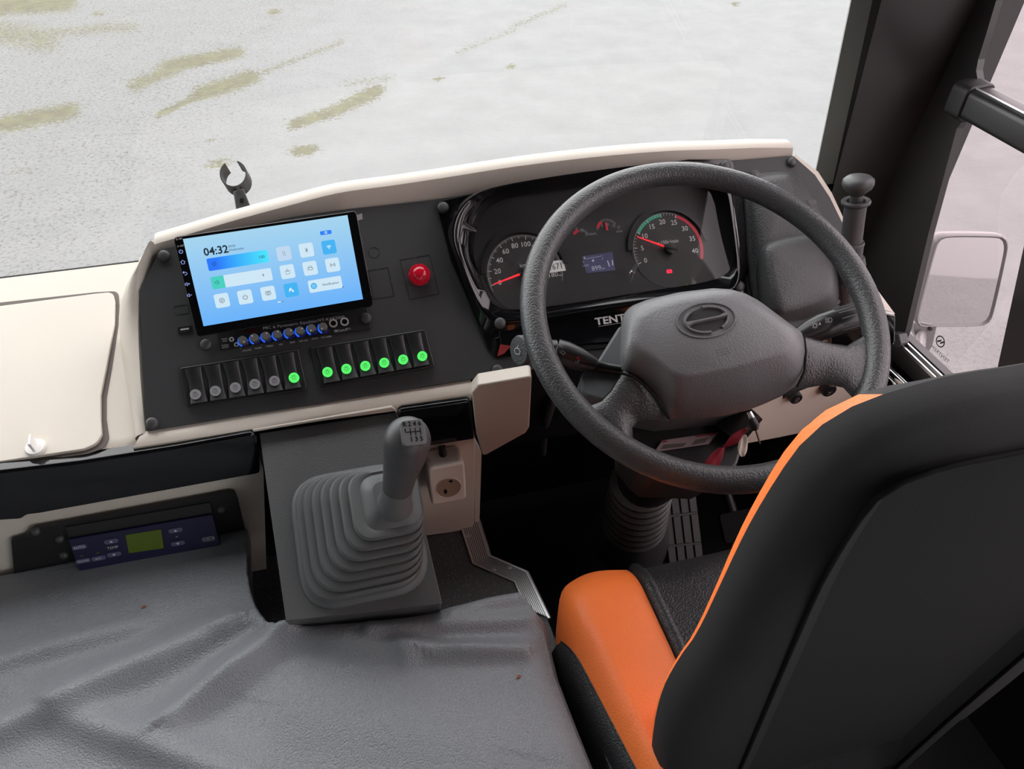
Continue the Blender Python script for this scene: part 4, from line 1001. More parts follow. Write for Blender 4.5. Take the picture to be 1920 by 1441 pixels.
hubring = lambda na, nb, pts=hub_px, k=80: resample([SW.at(x, y, hd(y, na, nb)) for x, y in pts], k)
rA, rB, rC, rD, rE = align([hubring(-.012, -.042), hubring(.020, -.022), hubring(.0265, .002, pts=t1), resample([SW.at(x, y, .043) for x, y in top_px], 80), resample([SW.at(x*.9+133, y*.9+63, .0455) for x, y in top_px], 80)])
m_ = [a.lerp(b, .6)+Vector((0, 0, .0035)) for a, b in zip(rC, rD)]
MB().loft([rA, rB, rC, m_, rD, rE]).obj('hub_pad', 'hub', sw, smooth=75)
# seam between hub pad and spokes
MB().tube(P3(SW, [(1163, 699, .023), (1186, 705, .024), (1206, 720, .024), (1228, 743, .022), (1246, 766, .020), (1255, 785, .017)]), .0016, 8).obj('seam', 'deep', sw, smooth=60)
MB().tube(P3(SW, [(1507, 627, .022), (1511, 660, .023), (1508, 697, .021), (1495, 724, .017)]), .0016, 8).obj('seam', 'deep', sw, smooth=60)
# emblem
ec_ = SW.at(1324, 600, .0455); hN = .0452
ex, ey = ec_[0], ec_[1]
a_ = Vector(SW.at(1265, 600, .0455)); b_ = Vector(SW.at(1383, 598, .0455)); rx = (b_-a_).length/2
a_ = Vector(SW.at(1326, 566, .0455)); b_ = Vector(SW.at(1324, 632, .0455)); ry = (b_-a_).length/2
def ell(cx, cy, a, b, n0, n1, t0, t1, wd, mb):
    rings = []
    K = max(4, int(abs(t1-t0)/6))
    for k in range(K+1):
        t = (t0+(t1-t0)*k/K)*D; c, s_ = math.cos(t), math.sin(t)
        rings.append([(cx+c*(a-wd), cy+s_*(b-wd), n0), (cx+c*a, cy+s_*b, n0), (cx+c*(a-wd*.25), cy+s_*(b-wd*.25), n1), (cx+c*(a-wd*.75), cy+s_*(b-wd*.75), n1)])
    return mb.loft(rings)
em = MB(); ell(ex, ey, rx, ry, hN-.001, hN+.0018, 0, 360, .0032, em); em.obj('emblem_ring', 'hub', sw, smooth=40)
MB().prism(circ(ex, ey, rx-.003, 48, ry-.003), hN-.002, hN+.0004).obj('emblem_recess', 'shroud', sw)
MB().prism(circ(ex, ey, rx*.64, 48, ry*.66), hN, hN+.0010).obj('emblem_field', mat('emblem_gloss', (.045, .045, .047), .2), sw)
lg = MB(); A_, B_ = rx*.76, ry*.78
ell(ex, ey, A_, B_, hN, hN+.0035, 122, 268, .0042, lg); ell(ex, ey, A_, B_, hN, hN+.0035, -58, 88, .0042, lg)
lg.loft([[(ex+x, ey+y0, hN), (ex+x, ey+y1, hN), (ex+x, ey+(y0*.3+y1*.7), hN+.004), (ex+x, ey+(y0*.7+y1*.3), hN+.004)] for x, y0, y1 in ((-A_*.93, -.006, .0035), (-A_*.55, -.0024, .0026), (0, -.0024, .0024), (A_*.55, -.0026, .0024), (A_*.93, -.0035, .006))])
lg.obj('emblem', 'hub', sw, smooth=35, label='raised oval emblem with slanted crossbar')
# groove + small embossed mark
ga, gb = Vector(SW.at(1269, 663, .0435)), Vector(SW.at(1425, 628, .0435))
gd = (gb-ga).normalized(); gp = Vector((-gd.y, gd.x, 0))
MB().loft([[ga.lerp(gb, t)+gp*w_ + Vector((0, 0, .0008)), ga.lerp(gb, t)-gp*w_+Vector((0, 0, .0008)), ga.lerp(gb, t)-Vector((0, 0, .003))] for t, w_ in ((0, .0002), (.05, .0014), (.95, .0014), (1, .0002))]).obj('groove', 'soft', sw)
em = MB(); c = SW.at(1356, 661, .0448)
for i in range(3): em.stroke([(c[0]-.0075, c[1]+.004-i*.0032), (c[0]+.0075, c[1]+.004-i*.0032)], .0005, .0455, .002)
em.stroke([(c[0]-.0075, c[1]+.004), (c[0]-.0075, c[1]-.0024)], .0005, .0455, .002)
em.obj('embossed_mark', 'soft', sw, kind='stuff')

# ---- steering column
sc = thing('steering_column', 'black steering column with grey shroud below the wheel', 'steering column', SW)
def slab(pts, n0, n1, s=1.0):
    a = [SW.at(x, y, n0) for x, y in pts]; cx = sum(p[0] for p in a)/len(a); cy = sum(p[1] for p in a)/len(a)
    f = [(p[0], p[1]) for p in a]; f = fillet(f, .012)
    return [(p[0], p[1], n0) for p in f], [(cx+(p[0]-cx)*s, cy+(p[1]-cy)*s, n1) for p in f]
a_, b_ = slab([(1160, 612), (1120, 676), (1090, 700), (1088, 738), (1150, 756), (1250, 775), (1400, 760), (1490, 690), (1480, 620), (1380, 565), (1230, 572)], -.056, -.13, .98)
MB().loft([a_, b_]).obj('column_shroud', 'shroud', sc, bevel=.004)
a_, b_ = slab([(1160, 760), (1168, 840), (1200, 880), (1225, 900), (1350, 905), (1385, 870), (1410, 790), (1400, 750), (1200, 745)], -.118, -.22, .85)
MB().loft([a_, b_]).obj('lower_shroud', 'black', sc, bevel=.006)
# slanted ignition housing
ih = [Vector(SW.at(1365, 815, -.11)), Vector(SW.at(1408, 768, -.09))]
MB().tube(ih, [.021, .019], 20).obj('ignition_barrel', 'key', sc, smooth=40)
# label sticker
LS = Fr(SW.w(*SW.at(1285, 830, -.112)), 64, az=-2.6, rot=4)
lb = [LS.at(*a) for a in ((1242, 825), (1347, 810), (1329, 832), (1227, 847))]
ls_ = MB().prism([p[:2] for p in lb], -.0006, 0); ls_.v = [SW.l(LS.w(*v)) for v in ls_.v]; ls_.obj('warning_label', 'label', sc, label='pale printed label with red marks')
l2 = MB(); l2.prism([LS.at(*a)[:2] for a in ((1243, 826), (1252, 825), (1249, 828.5), (1240, 829.5))], 0, .0003).prism([LS.at(*a)[:2] for a in ((1304, 817), (1347, 810.5), (1343, 814), (1303, 819.5))], 0, .0003)
l2.v = [SW.l(LS.w(*v)) for v in l2.v]; l2.obj('label_marks', 'redtag', sc, kind='stuff')
l3 = MB(); l3.prism([LS.at(*a)[:2] for a in ((1245, 833), (1288, 830), (1280, 837), (1238, 842))], 0, .0003).prism([LS.at(*a)[:2] for a in ((1304, 824), (1330, 819), (1322, 829), (1296, 834))], 0, .0003)
l3.v = [SW.l(LS.w(*v)) for v in l3.v]; l3.obj('label_picture', mat('label_print', (.12, .10, .08), .6), sc, kind='stuff')
# rubber bellows at the column foot
bt = Fr(at_depth(1200, 925, 1.38), axes=(WORLD.U, WORLD.V, WORLD.N))
pA, pB = at_depth(1205, 900, 1.30), at_depth(1182, 1010, 1.52); dv = (pB-pA)
prof = []
K = 8
for k in range(K):
    r_ = .045+.008*k/K; prof += [(r_-.004, k/K*.72), (r_+.007, (k+.35)/K*.72), (r_+.007, (k+.65)/K*.72)]
prof += [(.062, .76), (.070, .9), (.075, 1.0)]
zz = dv.normalized(); uu = zz.cross(Vector((0, 1, 0))).normalized(); vv = zz.cross(uu); Ld = dv.length
rings = [[SW.l(pA+zz*(z*Ld)+(uu*math.cos(2*math.pi*j/36)+vv*math.sin(2*math.pi*j/36))*r_) for j in range(36)] for r_, z in prof]
MB().loft(rings).obj('rubber_bellows', 'cap', sc, smooth=35)
# tilt linkage tube from shroud down to bellows
MB().tube([SW.l(at_depth(1270, 850, 1.2)), SW.l(pA+zz*.02)], [.05, .045], 20).obj('column_tube', 'black', sc, smooth=40)

# ---- stalks
stA = thing('wiper_stalk', 'tapered black wiper stalk with round end cap, left of the column', 'stalk', SW)
pth = [(1166, 694, -.05, .006), (1140, 690, -.05, .0065), (1119, 686, -.05, .007), (1117, 685.5, -.05, .0085), (1108, 682, -.05, .0105), (1085, 673, -.05, .0145), (1060, 664, -.048, .0165), (1043, 660, -.048, .0170), (1041, 659, -.048, .0150), (1010, 656, -.046, .0135), (985, 655, -.045, .0125)]
MB().tube([SW.at(*p[:3]) for p in pth[:4]], [p[3] for p in pth[:4]], 16).obj('stem', 'key', stA, smooth=50)
MB().tube([SW.at(*p[:3]) for p in pth[3:9]], [p[3] for p in pth[3:9]], 24).obj('grip', 'soft', stA, smooth=50)
MB().tube([SW.at(*p[:3]) for p in pth[8:]], [p[3] for p in pth[8:]], 24).obj('barrel', 'soft', stA, smooth=50)
e1_, e2_ = Vector(SW.at(988, 655, -.045)), Vector(SW.at(972, 657, -.040))
dd = (e2_-e1_).normalized()
MB().tube([e1_, e1_+dd*.004, e2_-dd*.003, e2_, e2_+dd*.001], [.0150, .0185, .0190, .0175, .006], 28).obj('end_cap', 'house', stA, smooth=40)
SF = Fr(SW.w(*(e2_+dd*.0014)), axes=(SW.V*-1, dd.x*SW.U*0+SW.N, (SW.U*dd.x+SW.V*dd.y+SW.N*dd.z).normalized()))
zz = SF.N; uu = (CR-zz*CR.dot(zz)).normalized(); vv = zz.cross(uu)
def onax(F, mb, N, P, thing_, name, m):
    u_ = (CR-N*CR.dot(N)).normalized(); v_ = N.cross(u_); mb.v = [F.l(P+u_*v[0]+v_*v[1]+N*v[2]) for v in mb.v]; return mb.obj(name, m, thing_, kind='stuff')
ic = MB().stroke([(-.004, -.004), (.004, -.004), (.006, 0), (.003, .003), (-.003, .003), (-.006, 0)], .0009, .0006, closed=True).stroke([(0, .003), (.002, .007)], .0009, .0006)
onax(SW, ic, zz, SF.O, stA, 'washer_symbol', 'print')
# print on the grip, laid on its top side facing up
def toppx(x, y, n): return SW.w(*SW.at(x, y, n))
vN = -CF
ic = MB().stroke([(-.003, .0012), (.0004, .0026), (.004, -.0004), (.002, -.0026)], .0006, 0, closed=True).flat(circ(-.007, .001, .0008, 8), 0)
onax(SW, ic, vN, toppx(1054, 661, -.029), stA, 'wiper_symbol', 'print')
ic = MB().text('UP', .0045, 0, 0, 0); onax(SW, ic, vN, toppx(1083, 678, -.030), stA, 'stalk_print', 'printdim')
ic = MB().flat(circ(0, 0, .002, 10), 0); onax(SW, ic, vN, toppx(1084, 671, -.031), stA, 'red_dot', 'redtag')
stB = thing('light_stalk', 'black lighting stalk with grooved twist end, right of the column', 'stalk', SW)
pth = [(1485, 640, -.055, .009), (1500, 632, -.055, .0135), (1520, 622, -.053, .0165), (1538, 614, -.050, .0175), (1542, 612.5, -.050, .0180)]
MB().tube([SW.at(*p[:3]) for p in pth], [p[3] for p in pth], 28).obj('grip', 'soft', stB, smooth=45)
pth = [(1542, 612.5, -.050, .0175), (1560, 606, -.049, .0175), (1600, 594, -.046, .0170), (1630, 584, -.044, .0165), (1634, 583, -.044, .012)]
MB().tube([SW.at(*p[:3]) for p in pth], [p[3] for p in pth], 28).obj('twist_end', 'soft', stB, smooth=45)
a_, b_ = Vector(SW.at(1566, 604, -.049)), Vector(SW.at(1628, 585, -.045)); dd = (b_-a_).normalized(); q_ = dd.cross(Vector((0, 0, 1))).normalized()
for t in (20, 48, 76, 104, 132, 160):
    o_ = (q_*math.cos(t*D)+dd.cross(q_).normalized()*-math.sin(t*D)); o_ = o_ if o_.z > -.2 else -o_
    MB().tube([a_+o_*.0172, b_+o_*.0168], .0012, 8).obj('grip_ridge', 'shroud' if t in (104, 76) else 'soft', stB, smooth=60)
ic = MB(); sun(ic, 0, 0, .0045, .0007, 0); onax(SW, ic, vN, toppx(1528, 610, -.031), stB, 'lamp_symbol', 'print')
ic = MB().flat([(-.0015, -.0015), (.0018, -.0015), (.0004, .002)], 0); onax(SW, ic, vN, toppx(1537, 606.5, -.029), stB, 'arrow_mark', 'print')
ic = MB().stroke([(0, -.003), (.0035, -.002), (.0045, .0005), (.003, .003), (-.0, .003)], .0007, 0, closed=True)
for k in range(4): ic.stroke([(-.0045, -.0027+k*.0018), (-.001, -.0027+k*.0018)], .0006, 0)
onax(SW, ic, vN, toppx(1554, 600, -.029), stB, 'headlamp_symbol', 'print')

# ---- key ring in the ignition
kp_ = Fr(at_depth(1400, 800, .985), axes=(CR, CU, -CF)); kp_ = Fr(kp_.O, 30)
kr = thing('key_ring', 'keys in the ignition with red ribbon tag and crumpled paper', 'keys', kp_)
MB().tube(P3(kp_, [(1404, 772, .004), (1410, 785, .006), (1413, 792, .006)]), [.0035, .0045, .003], 14).obj('key_blade', 'chrome', kr, smooth=50)
MB().tube(P3(kp_, [(1409, 784, .008), (1415, 798, .010), (1416, 806, .010)]), [.005, .0062, .004], 14, squash=.6).obj('key_head', 'key', kr, smooth=50)
MB().tube(P3(kp_, [(1417, 806, .010), (1421, 819, .010), (1425, 831, .009)]), .0012, 8).obj('key_cord', mat('brown_cord', (.12, .06, .03), .6), kr)
def ribbon(ctr, name, m):
    rows = []
    for (x0, y0, x1, y1, n) in ctr:
        A, B = Vector(kp_.at(x0, y0, n)), Vector(kp_.at(x1, y1, n)); rows.append([A.lerp(B, t)+Vector((0, 0, .003*math.sin(t*9+x0))) for t in (0, .25, .5, .75, 1)])
    MB().grid(rows).obj(name, m, kr, smooth=180, solid=.0012, sub=1)
ribbon([(1404, 800, 1398, 812, .004), (1385, 806, 1392, 826, .004), (1368, 820, 1378, 834, .003), (1359, 834, 1364, 838, .000), (1352, 836, 1360, 840, -.002)], 'red_tag', 'redtag')
ribbon([(1348, 838, 1360, 838, -.002), (1328, 852, 1358, 850, -.003), (1318, 872, 1352, 862, -.004), (1316, 900, 1342, 885, -.006)], 'red_tag', 'redtag')
ribbon([(1388, 822, 1398, 812, .008), (1382, 840, 1402, 828, .010), (1384, 850, 1404, 842, .008), (1392, 858, 1400, 852, .006)], 'paper_scrap', 'paper')

# ================================================================== GEAR CONSOLE
gc = thing('gear_console', 'speckled black gear console box with slanted top below the dashboard', 'console', GP)
g = [GP.at(*a)[:2] for a in ((486, 812), (746, 772), (829, 1131), (536, 1164))]
MB().prism(fillet([g[3], g[2], g[1], g[0]], .0015), -.09, 0).obj('console_box', 'gplate', gc, bevel=.002)
gl = thing('gear_lever', 'grey gear lever with bulbous knob rising from a ribbed square rubber boot', 'gear lever', GP.sub(675, 1010, .0005))
GL = GP.sub(675, 1010, .0005)
bc = [GL.at(*a, 0) for a in ((553, 915), (760, 880), (800, 1088), (578, 1130))]
cx0, cy0 = sum(p[0] for p in bc)/4, sum(p[1] for p in bc)/4
W0_, H0_ = .152, .168
tc_ = GL.at(733, 932, .112)
rings = []
K = 7
def brg(t, n, ds=0):
    f = t**1.0
    w_, h_ = W0_*(1-f)+.074*f+ds, H0_*(1-f)+.074*f+ds; cx, cy = cx0*(1-f)+tc_[0]*f, cy0*(1-f)+tc_[1]*f
    p = rrect(cx, cy, w_, h_, min(w_, h_)*.30, 7); return [(a, b, n) for a, b in p]
rings.append(brg(0, 0, .012)); rings.append(brg(0, .003, .010)); rings.append(brg(0, .005, 0))
for k in range(K):
    t0, t1 = k/K, (k+1)/K; z0, z1 = .005+.100*(t0**.9), .005+.100*(t1**.9)
    rings += [brg(t0, z0+.001, -.002), brg(t0, z0+(z1-z0)*.55), brg(t0+.2/K, z0+(z1-z0)*.82, -.001), brg(t1-.25/K, z1-.0015, -.001), brg(t1, z1-.003, -.004)]
rings.append(brg(1, .108, -.022)); rings.append(brg(1, .118, -.034))
MB().loft(rings, False, True).obj('rubber_boot', 'boot', gl, smooth=38)
kpts = [(740, 945, .110, .0225), (741, 938, .122, .0200), (742, 930, .130, .0185), (745, 915, .142, .0178), (750, 890, .160, .0195), (755, 868, .178, .0225), (760, 846, .196, .0252), (763, 830, .210, .0262), (765, 820, .220, .0255), (766, 812, .228, .0230), (767, 806, .234, .0180), (767, 803, .238, .0105), (767, 802, .2395, .002)]
kp3 = [Vector(GL.at(*p[:3])) for p in kpts]
MB().tube(kp3[:4], [p[3] for p in kpts[:4]], 28).obj('neck_collar', 'boot', gl, smooth=60)
MB().tube(kp3[3:], [p[3] for p in kpts[3:]], 32).obj('knob', 'cap', gl, smooth=60)
# shift pattern plate let into the knob
pc = kp3[7]; axk = (kp3[9]-kp3[5]).normalized(); wv_ = GL.w(*kp3[8])
vw = (CAM-wv_).normalized(); axw = (GL.U*axk.x+GL.V*axk.y+GL.N*axk.z)
nw = (vw*.86+axw*.42+Vector((.22, 0, 0))).normalized()
uu = (CR*.98+CU*.17); uu = (uu-nw*uu.dot(nw)).normalized()
KF = Fr(wv_+nw*.0256, axes=(uu, nw.cross(uu), nw))
def kplace(mb, name, m, **k):
    mb.v = [GL.l(KF.w(*v)) for v in mb.v]; return mb.obj(name, m, gl, **k)
kplace(MB().prism(fillet([(-.013, -.015), (.014, -.015), (.0125, .014), (-.0125, .013)], .005, 5), -.006, 0), 'pattern_plate', 'boot', bevel=.0008)
kt = MB()
for t, x, y in (('R', -.0085, .0085), ('2', -.003, .0085), ('4', .0025, .0085), ('6', .008, .0085), ('1', -.003, -.0085), ('3', .0025, -.0085), ('5', .008, -.0085)): kt.text(t, .0070, x, y, .0003, bold=.0002)
kt.stroke([(-.0085, 0), (.008, 0)], .001, .0003)
for x in (-.0085, -.003, .0025, .008): kt.stroke([(x, .0040), (x, 0 if x < -.008 else -.0040)], .001, .0003)
kplace(kt, 'shift_pattern', 'deep', kind='stuff')

# ---- power socket
PF = Fr((0, YF-.045, .5), 4)
so = thing('power_socket', 'cream surface-mounted round power socket beside the gear console', 'socket', PF.sub(838, 908))
SFm = PF.sub(838, 908)
q_ = [SFm.at(*a)[:2] for a in ((803, 879), (873, 872), (874, 936), (808, 942))]
xs_, ys_ = [p[0] for p in q_], [p[1] for p in q_]
x0, x1, y0, y1 = (q_[0][0]+q_[3][0])/2, (q_[1][0]+q_[2][0])/2, min(ys_), max(ys_)
bm_pts = fillet([(x0, y0), (x1, y0), (x1, y1), (x0, y1)], .008, 5)
MB().prism(bm_pts, -.042, 0).obj('housing', 'socket', so, bevel=.004, bseg=3)
cxs, cys = SFm.at(841, 914)[:2]
MB().lathe([(.0196, .0006), (.0190, .0012), (.0182, .0002), (.0178, -.0001)], (cxs, cys, 0), 40, cap=False).obj('recess_rim', 'socket', so, smooth=60)
MB().flat(circ(cxs, cys, .0182, 40), .0004).obj('recess_floor', mat('socket_recess_shade', (.34, .25, .18), .5), so, label='shaded round recess with pin holes')  # flat disc; the shade of the recess is put into its darker brown
ph = MB(); ph.prism(circ(cxs-.005, cys-.006, .0025, 12, .0045), .0004, .0008).obj('pin_hole', 'deep', so)
ph = MB(); ph.prism(circ(cxs+.004, cys+.0125, .003, 12, .0022), .0004, .0008).obj('pin_hole', 'deep', so)
c = SFm.at(830, 850, -.03); MB().tube([(c[0], c[1]+.012, -.035), (c[0], c[1]-.002, -.024)], [.005, .0065], 14).obj('rubber_peg', 'key', so, smooth=40, label='black rubber peg above the socket')

# ---- climate control unit
CP = FP.sub(240, 1000, .004)
cc = thing('climate_control', 'navy climate control unit on black bracket, with green display and grey oval keys', 'controller', CP)
br = [CP.at(*a)[:2] for a in ((22, 1010), (52, 1003), (56, 994), (64, 988), (428, 921), (440, 922), (445, 932), (462, 1004), (470, 1040), (30, 1110))]
MB().prism(br, -.004, .004).obj('bracket', 'black', cc, bevel=.001)
CC = Fr(CP.w(*CP.at(268, 1015, .02)), 14, rot=-.6)
def cobj(mb, name, m, parent=None, **k):
    mb.v = [CP.l(CC.w(*v)) for v in mb.v]; return mb.obj(name, m, parent or cc, **k)
fq = [CC.at(*a)[:2] for a in ((128, 1012), (398, 964), (408, 1022), (143, 1068))]
fx0, fx1, fy0, fy1 = fq[0][0], fq[1][0], fq[3][1], fq[0][1]
cobj(MB().prism([(fx0, (fq[3][1]+fq[2][1])/2-.002), (fx1, (fq[3][1]+fq[2][1])/2-.002), (fx1, (fq[0][1]+fq[1][1])/2), (fx0, (fq[0][1]+fq[1][1])/2)], -.02, 0), 'face', 'climate', bevel=.001)
cobj(MB().prism([(fx0, (fq[0][1]+fq[1][1])/2), (fx1, (fq[0][1]+fq[1][1])/2), (fx1, (fq[0][1]+fq[1][1])/2+.018), (fx0, (fq[0][1]+fq[1][1])/2+.018)], -.03, -.004), 'hood', 'black', bevel=.001)
def cat_(X, Y, n=.0004): return CC.at(X/3.692, 840+Y/3.692, n)
ct = MB()
for X, Y, t in ((550, 683, 'AUTO'), (575, 778, 'ON/OFF'), (683, 760, 'A/C'), (770, 643, 'up'), (790, 733, 'dn'), (1215, 567, 'up'), (1232, 657, 'dn'), (1443, 627, 'CHECK')):
    c = cat_(X, Y)
    if t != 'CHECK': cobj(MB().prism([(c[0]+a, c[1]+b) for a, b in rrect(0, 0, .0185, .0072, .0035, 5)], 0, .0014), 'button', 'climbtn', bevel=.0004)
    else: ct.stroke(rrect(c[0], c[1], .016, .0065, .003), .0003, .0006, closed=True)
    n = .0018
    if t == 'up': ct.flat([(c[0]-.0024, c[1]-.0016), (c[0]+.0024, c[1]-.0016), (c[0], c[1]+.002)], n)
    elif t == 'dn': ct.flat([(c[0]-.0024, c[1]+.0016), (c[0]+.0024, c[1]+.0016), (c[0], c[1]-.002)], n)
    else: ct.text(t, .0052 if t != 'ON/OFF' else .0042, c[0], c[1], n if t != 'CHECK' else .0006)
c = cat_(780, 688); ct.text('TEMP', .0062, c[0], c[1], .0006)
c = cat_(1224, 611); ct.flat([(c[0]-.002, c[1]-.0015), (c[0], c[1]-.0003), (c[0]+.002, c[1]-.0015), (c[0]+.0005, c[1]), (c[0]+.002, c[1]+.0015), (c[0], c[1]+.0003), (c[0]-.002, c[1]+.0015), (c[0]-.0005, c[1])], .0006)
cobj(ct, 'key_print', 'print', kind='stuff')
for X, Y in ((566, 745), (677, 724)):
    c = cat_(X, Y); cobj(MB().box((c[0], c[1], .0004), (.004, .001, .0006)), 'indicator', mat('dim_amber', (.2, .15, .02), .5))
lc = [cat_(*a) for a in ((870, 600), (1115, 560), (1135, 690), (892, 725))]
cobj(MB().prism([p[:2] for p in lc], 0, .0008), 'display', 'climlcd', label='dull green display')
for x, y in ((67, 997), (112, 1011), (120, 1041), (415, 955)):
    c = CP.at(x, y, .006); MB().lathe([(.006, .003), (.006, .006), (.004, .009), (.001, .0095)], (c[0], c[1], 0), 16).obj('screw_cap', 'cap', cc, smooth=50)

# ================================================================== ENGINE COVER, PLATFORM, FOOTWELL
ZC = .475
ec = None
def seg_d(P, A, B):
    A, B = Vector(A), Vector(B); t = max(0, min(1, (P-A).dot(B-A)/(B-A).length_squared)); return (P-(A+(B-A)*t)), t
folds = []   # (px a, px b, half width m, height m, tilt)
for a, b, w_, h_ in [((-60, 1405), (420, 1180), .022, .018), ((420, 1180), (505, 1150), .014, .007), ((-60, 1260), (260, 1175), .016, .008), ((330, 1350), (540, 1190), .020, .024), ((120, 1345), (450, 1460), .022, .015),
                     ((540, 1190), (760, 1228), .022, .018), ((760, 1228), (980, 1222), .013, .015), ((700, 1190), (985, 1165), .014, .012), ((850, 1150), (990, 1120), .014, .010), ((30, 1300), (150, 1275), .018, .005), ((560, 1330), (900, 1400), .05, .006), ((985, 1105), (1015, 1180), .012, .006)]:
    A, B = on_z(*a, ZC), on_z(*b, ZC); folds.append(((A.x, A.y), (B.x, B.y), w_, h_))
E_px = [(1018, 1170), (1040, 1260), (1070, 1340), (1110, 1441)]
EE = [on_z(x, y, ZC) for x, y in E_px]
def xr(y):   # right edge of the cover
    if y >= EE[0].y: return EE[0].x
    for a, b in zip(EE, EE[1:]):
        if b.y <= y <= a.y: t = (a.y-y)/(a.y-b.y); return a.x+(b.x-a.x)*t
    return EE[-1].x+.0
cb = [(980, 1108), (905, 1122), (830, 1146)]
NE = on_z(985, 1108, ZC); G1 = on_z(830, 1146, ZC); G0 = on_z(525, 1188, ZC); G2 = on_z(492, 1165, ZC); G3 = on_z(462, 1012, ZC)
def ytop(x):   # back edge: along the dash, round the gear box, along to the seat
    if x < G3.x: return YF-.006
    if x < G0.x:
        t = (x-G3.x)/(G0.x-G3.x); return (YF-.006)*(1-t**.25)+G0.y*t**.25 if t > .02 else YF-.006
    if x < G1.x: t = (x-G0.x)/(G1.x-G0.x); return G0.y*(1-t)+G1.y*t-.004*math.sin(math.pi*t)
    if x < NE.x: t = (x-G1.x)/(NE.x-G1.x); return G1.y*(1-t)+NE.y*t
    return NE.y-(x-NE.x)*2.0
def zc_(x, y):
    z = ZC+noise.noise(Vector((x*4, y*4, 1)))*.004
    P = Vector((x, y))
    for A, B, w_, h_ in folds:
        d, t = seg_d(P, A, B); L = d.length/w_; side = 1 if (Vector(B)-Vector(A)).cross(d) > 0 else -1
        prof = math.exp(-L*L*(.55 if side > 0 else 1.3)); z += h_*1.25*prof*(1-.35*abs(2*t-1))
    return z
NY = 260
cols = []
xs = [-1.45+(1.45+G3.x-.004)*(i/170)**.8 for i in range(171)]
xs += [G3.x-.004+(NE.x+.02-G3.x+.004)*i/210 for i in range(1, 211)]
ys_c = [YF-.006+(-.25-YF+.006)*(j/NY)**1.15 for j in range(NY+1)]
for x in xs:
    col_ = []; yt = ytop(x)
    for j in range(NY+1):
        y = min(ys_c[j], yt); X = x
        lim = xr(y); X = x if x <= G3.x-.003 else G3.x-.004+(x-G3.x+.004)*(lim-G3.x+.004)/(NE.x+.02-G3.x+.004)
        z = zc_(X, y); e_ = min(1, (lim-X)/.03); z -= .012*(1-e_)**2
        e2 = min(1, (yt-y)/.006); z -= .004*(1-e2)**2
        col_.append((X, y, z))
    cols.append([(col_[0][0], col_[0][1]+.002, col_[0][2]-.03)]+col_)
mb = MB(); mb.grid(cols)
last = [Vector(p) for p in cols[-1]]
mb.grid([last, [p+Vector((.006, 0, -.012)) for p in last], [p+Vector((.012, 0, -.06)) for p in last], [p+Vector((.014, 0, -.10)) for p in last]])
ecv = thing('engine_cover', 'padded grey vinyl engine cover with soft creases, filling the lower left', 'cover', Fr((-.3, .3, ZC), axes=(WORLD.U, WORLD.V, WORLD.N)))
mb.v = [(v[0]+.3, v[1]-.3, v[2]-ZC) for v in mb.v]
mb.obj('vinyl_cover', 'cover', ecv, smooth=180)
lf = [on_z(x, y, ZC+.002) for x, y in ((270, 1139), (972, 1268))]
for p in lf:
    tag(MB().prism([(p.x-.003, p.y-.0015), (p.x+.001, p.y-.002), (p.x+.003, p.y+.001), (p.x, p.y+.0025)], zc_(p.x, p.y)+.0005, zc_(p.x, p.y)+.0016).obj('dry_leaf_bit', mat('leaf_brown', (.22, .05, .02), .7)),
        'tiny brown leaf bit on the grey cover, ' + ('below the climate control' if p.x < 0 else 'near the orange seat bolster'), 'debris', 'leaf bits on the cover')
# raised platform beside the console
ZP = .36
pf = thing('platform', 'raised cab floor platform in dark speckled vinyl', 'floor platform', Fr((0, .7, ZP), axes=(WORLD.U, WORLD.V, WORLD.N)))
tr_o = [on_z(x, y, ZP) for x, y in ((897, 975), (918, 1043), (988, 1073), (1030, 1160), (1085, 1300))]
tr_i = [on_z(x, y, ZP) for x, y in ((864, 990), (886, 1058), (964, 1092), (985, 1140), (1040, 1300))]
pts = [(-.75, tr_o[-1].y)]+[(-.75, YF+.03)]+[(tr_o[0].x-.002, YF+.03)]+[(p.x-.003, p.y) for p in tr_o]
MB().prism([(x, y-.7) for x, y in pts], -.04, 0).obj('vinyl_floor', 'vinylfl', pf)
MB().prism([(x, y-.7) for x, y in pts], -.36, -.04).obj('plinth', 'deep', pf)
se = thing('step_edging', 'ribbed aluminium step edging strips along the platform edge', 'edging', Fr((0, .7, ZP), axes=(WORLD.U, WORLD.V, WORLD.N)))
for k in range(3 if True else 4):
    a0, a1, b0, b1 = tr_o[k], tr_o[k+1], tr_i[k], tr_i[k+1]
    s_ = MB().prism([(p.x, p.y-.7) for p in (a0, a1, b1, b0)], .0005, .003).obj('edge_strip', 'alu', se)
    for r in range(9):
        t = (r+.5)/9*.92+.04; A = Vector((a0.lerp(b0, t).x, a0.lerp(b0, t).y-.7)); B = Vector((a1.lerp(b1, t).x, a1.lerp(b1, t).y-.7))
        MB().stroke([A.lerp(B, .01), A.lerp(B, .99)], .0011, .0042, .0012).obj('rib', 'alu', s_)
        if r: 
            t = r/9*.92+.04; A = Vector((a0.lerp(b0, t).x, a0.lerp(b0, t).y-.7)); B = Vector((a1.lerp(b1, t).x, a1.lerp(b1, t).y-.7))
            MB().stroke([A, B], .0010, .0032, .0004).obj('groove', 'black', s_)
    MB().tube([Vector((a0.x, a0.y-.7, 0)), Vector((a1.x, a1.y-.7, 0))], .0035, 10).obj('nosing', 'alu', s_, smooth=60)
for x, y in ((878, 1008), (926, 1070), (955, 1066)):
    p = on_z(x, y, ZP); MB().lathe([(.0042, .004), (.0042, .0052), (.001, .0056)], (p.x, p.y-.7, 0), 12).obj('screw', 'steel', se, smooth=40)
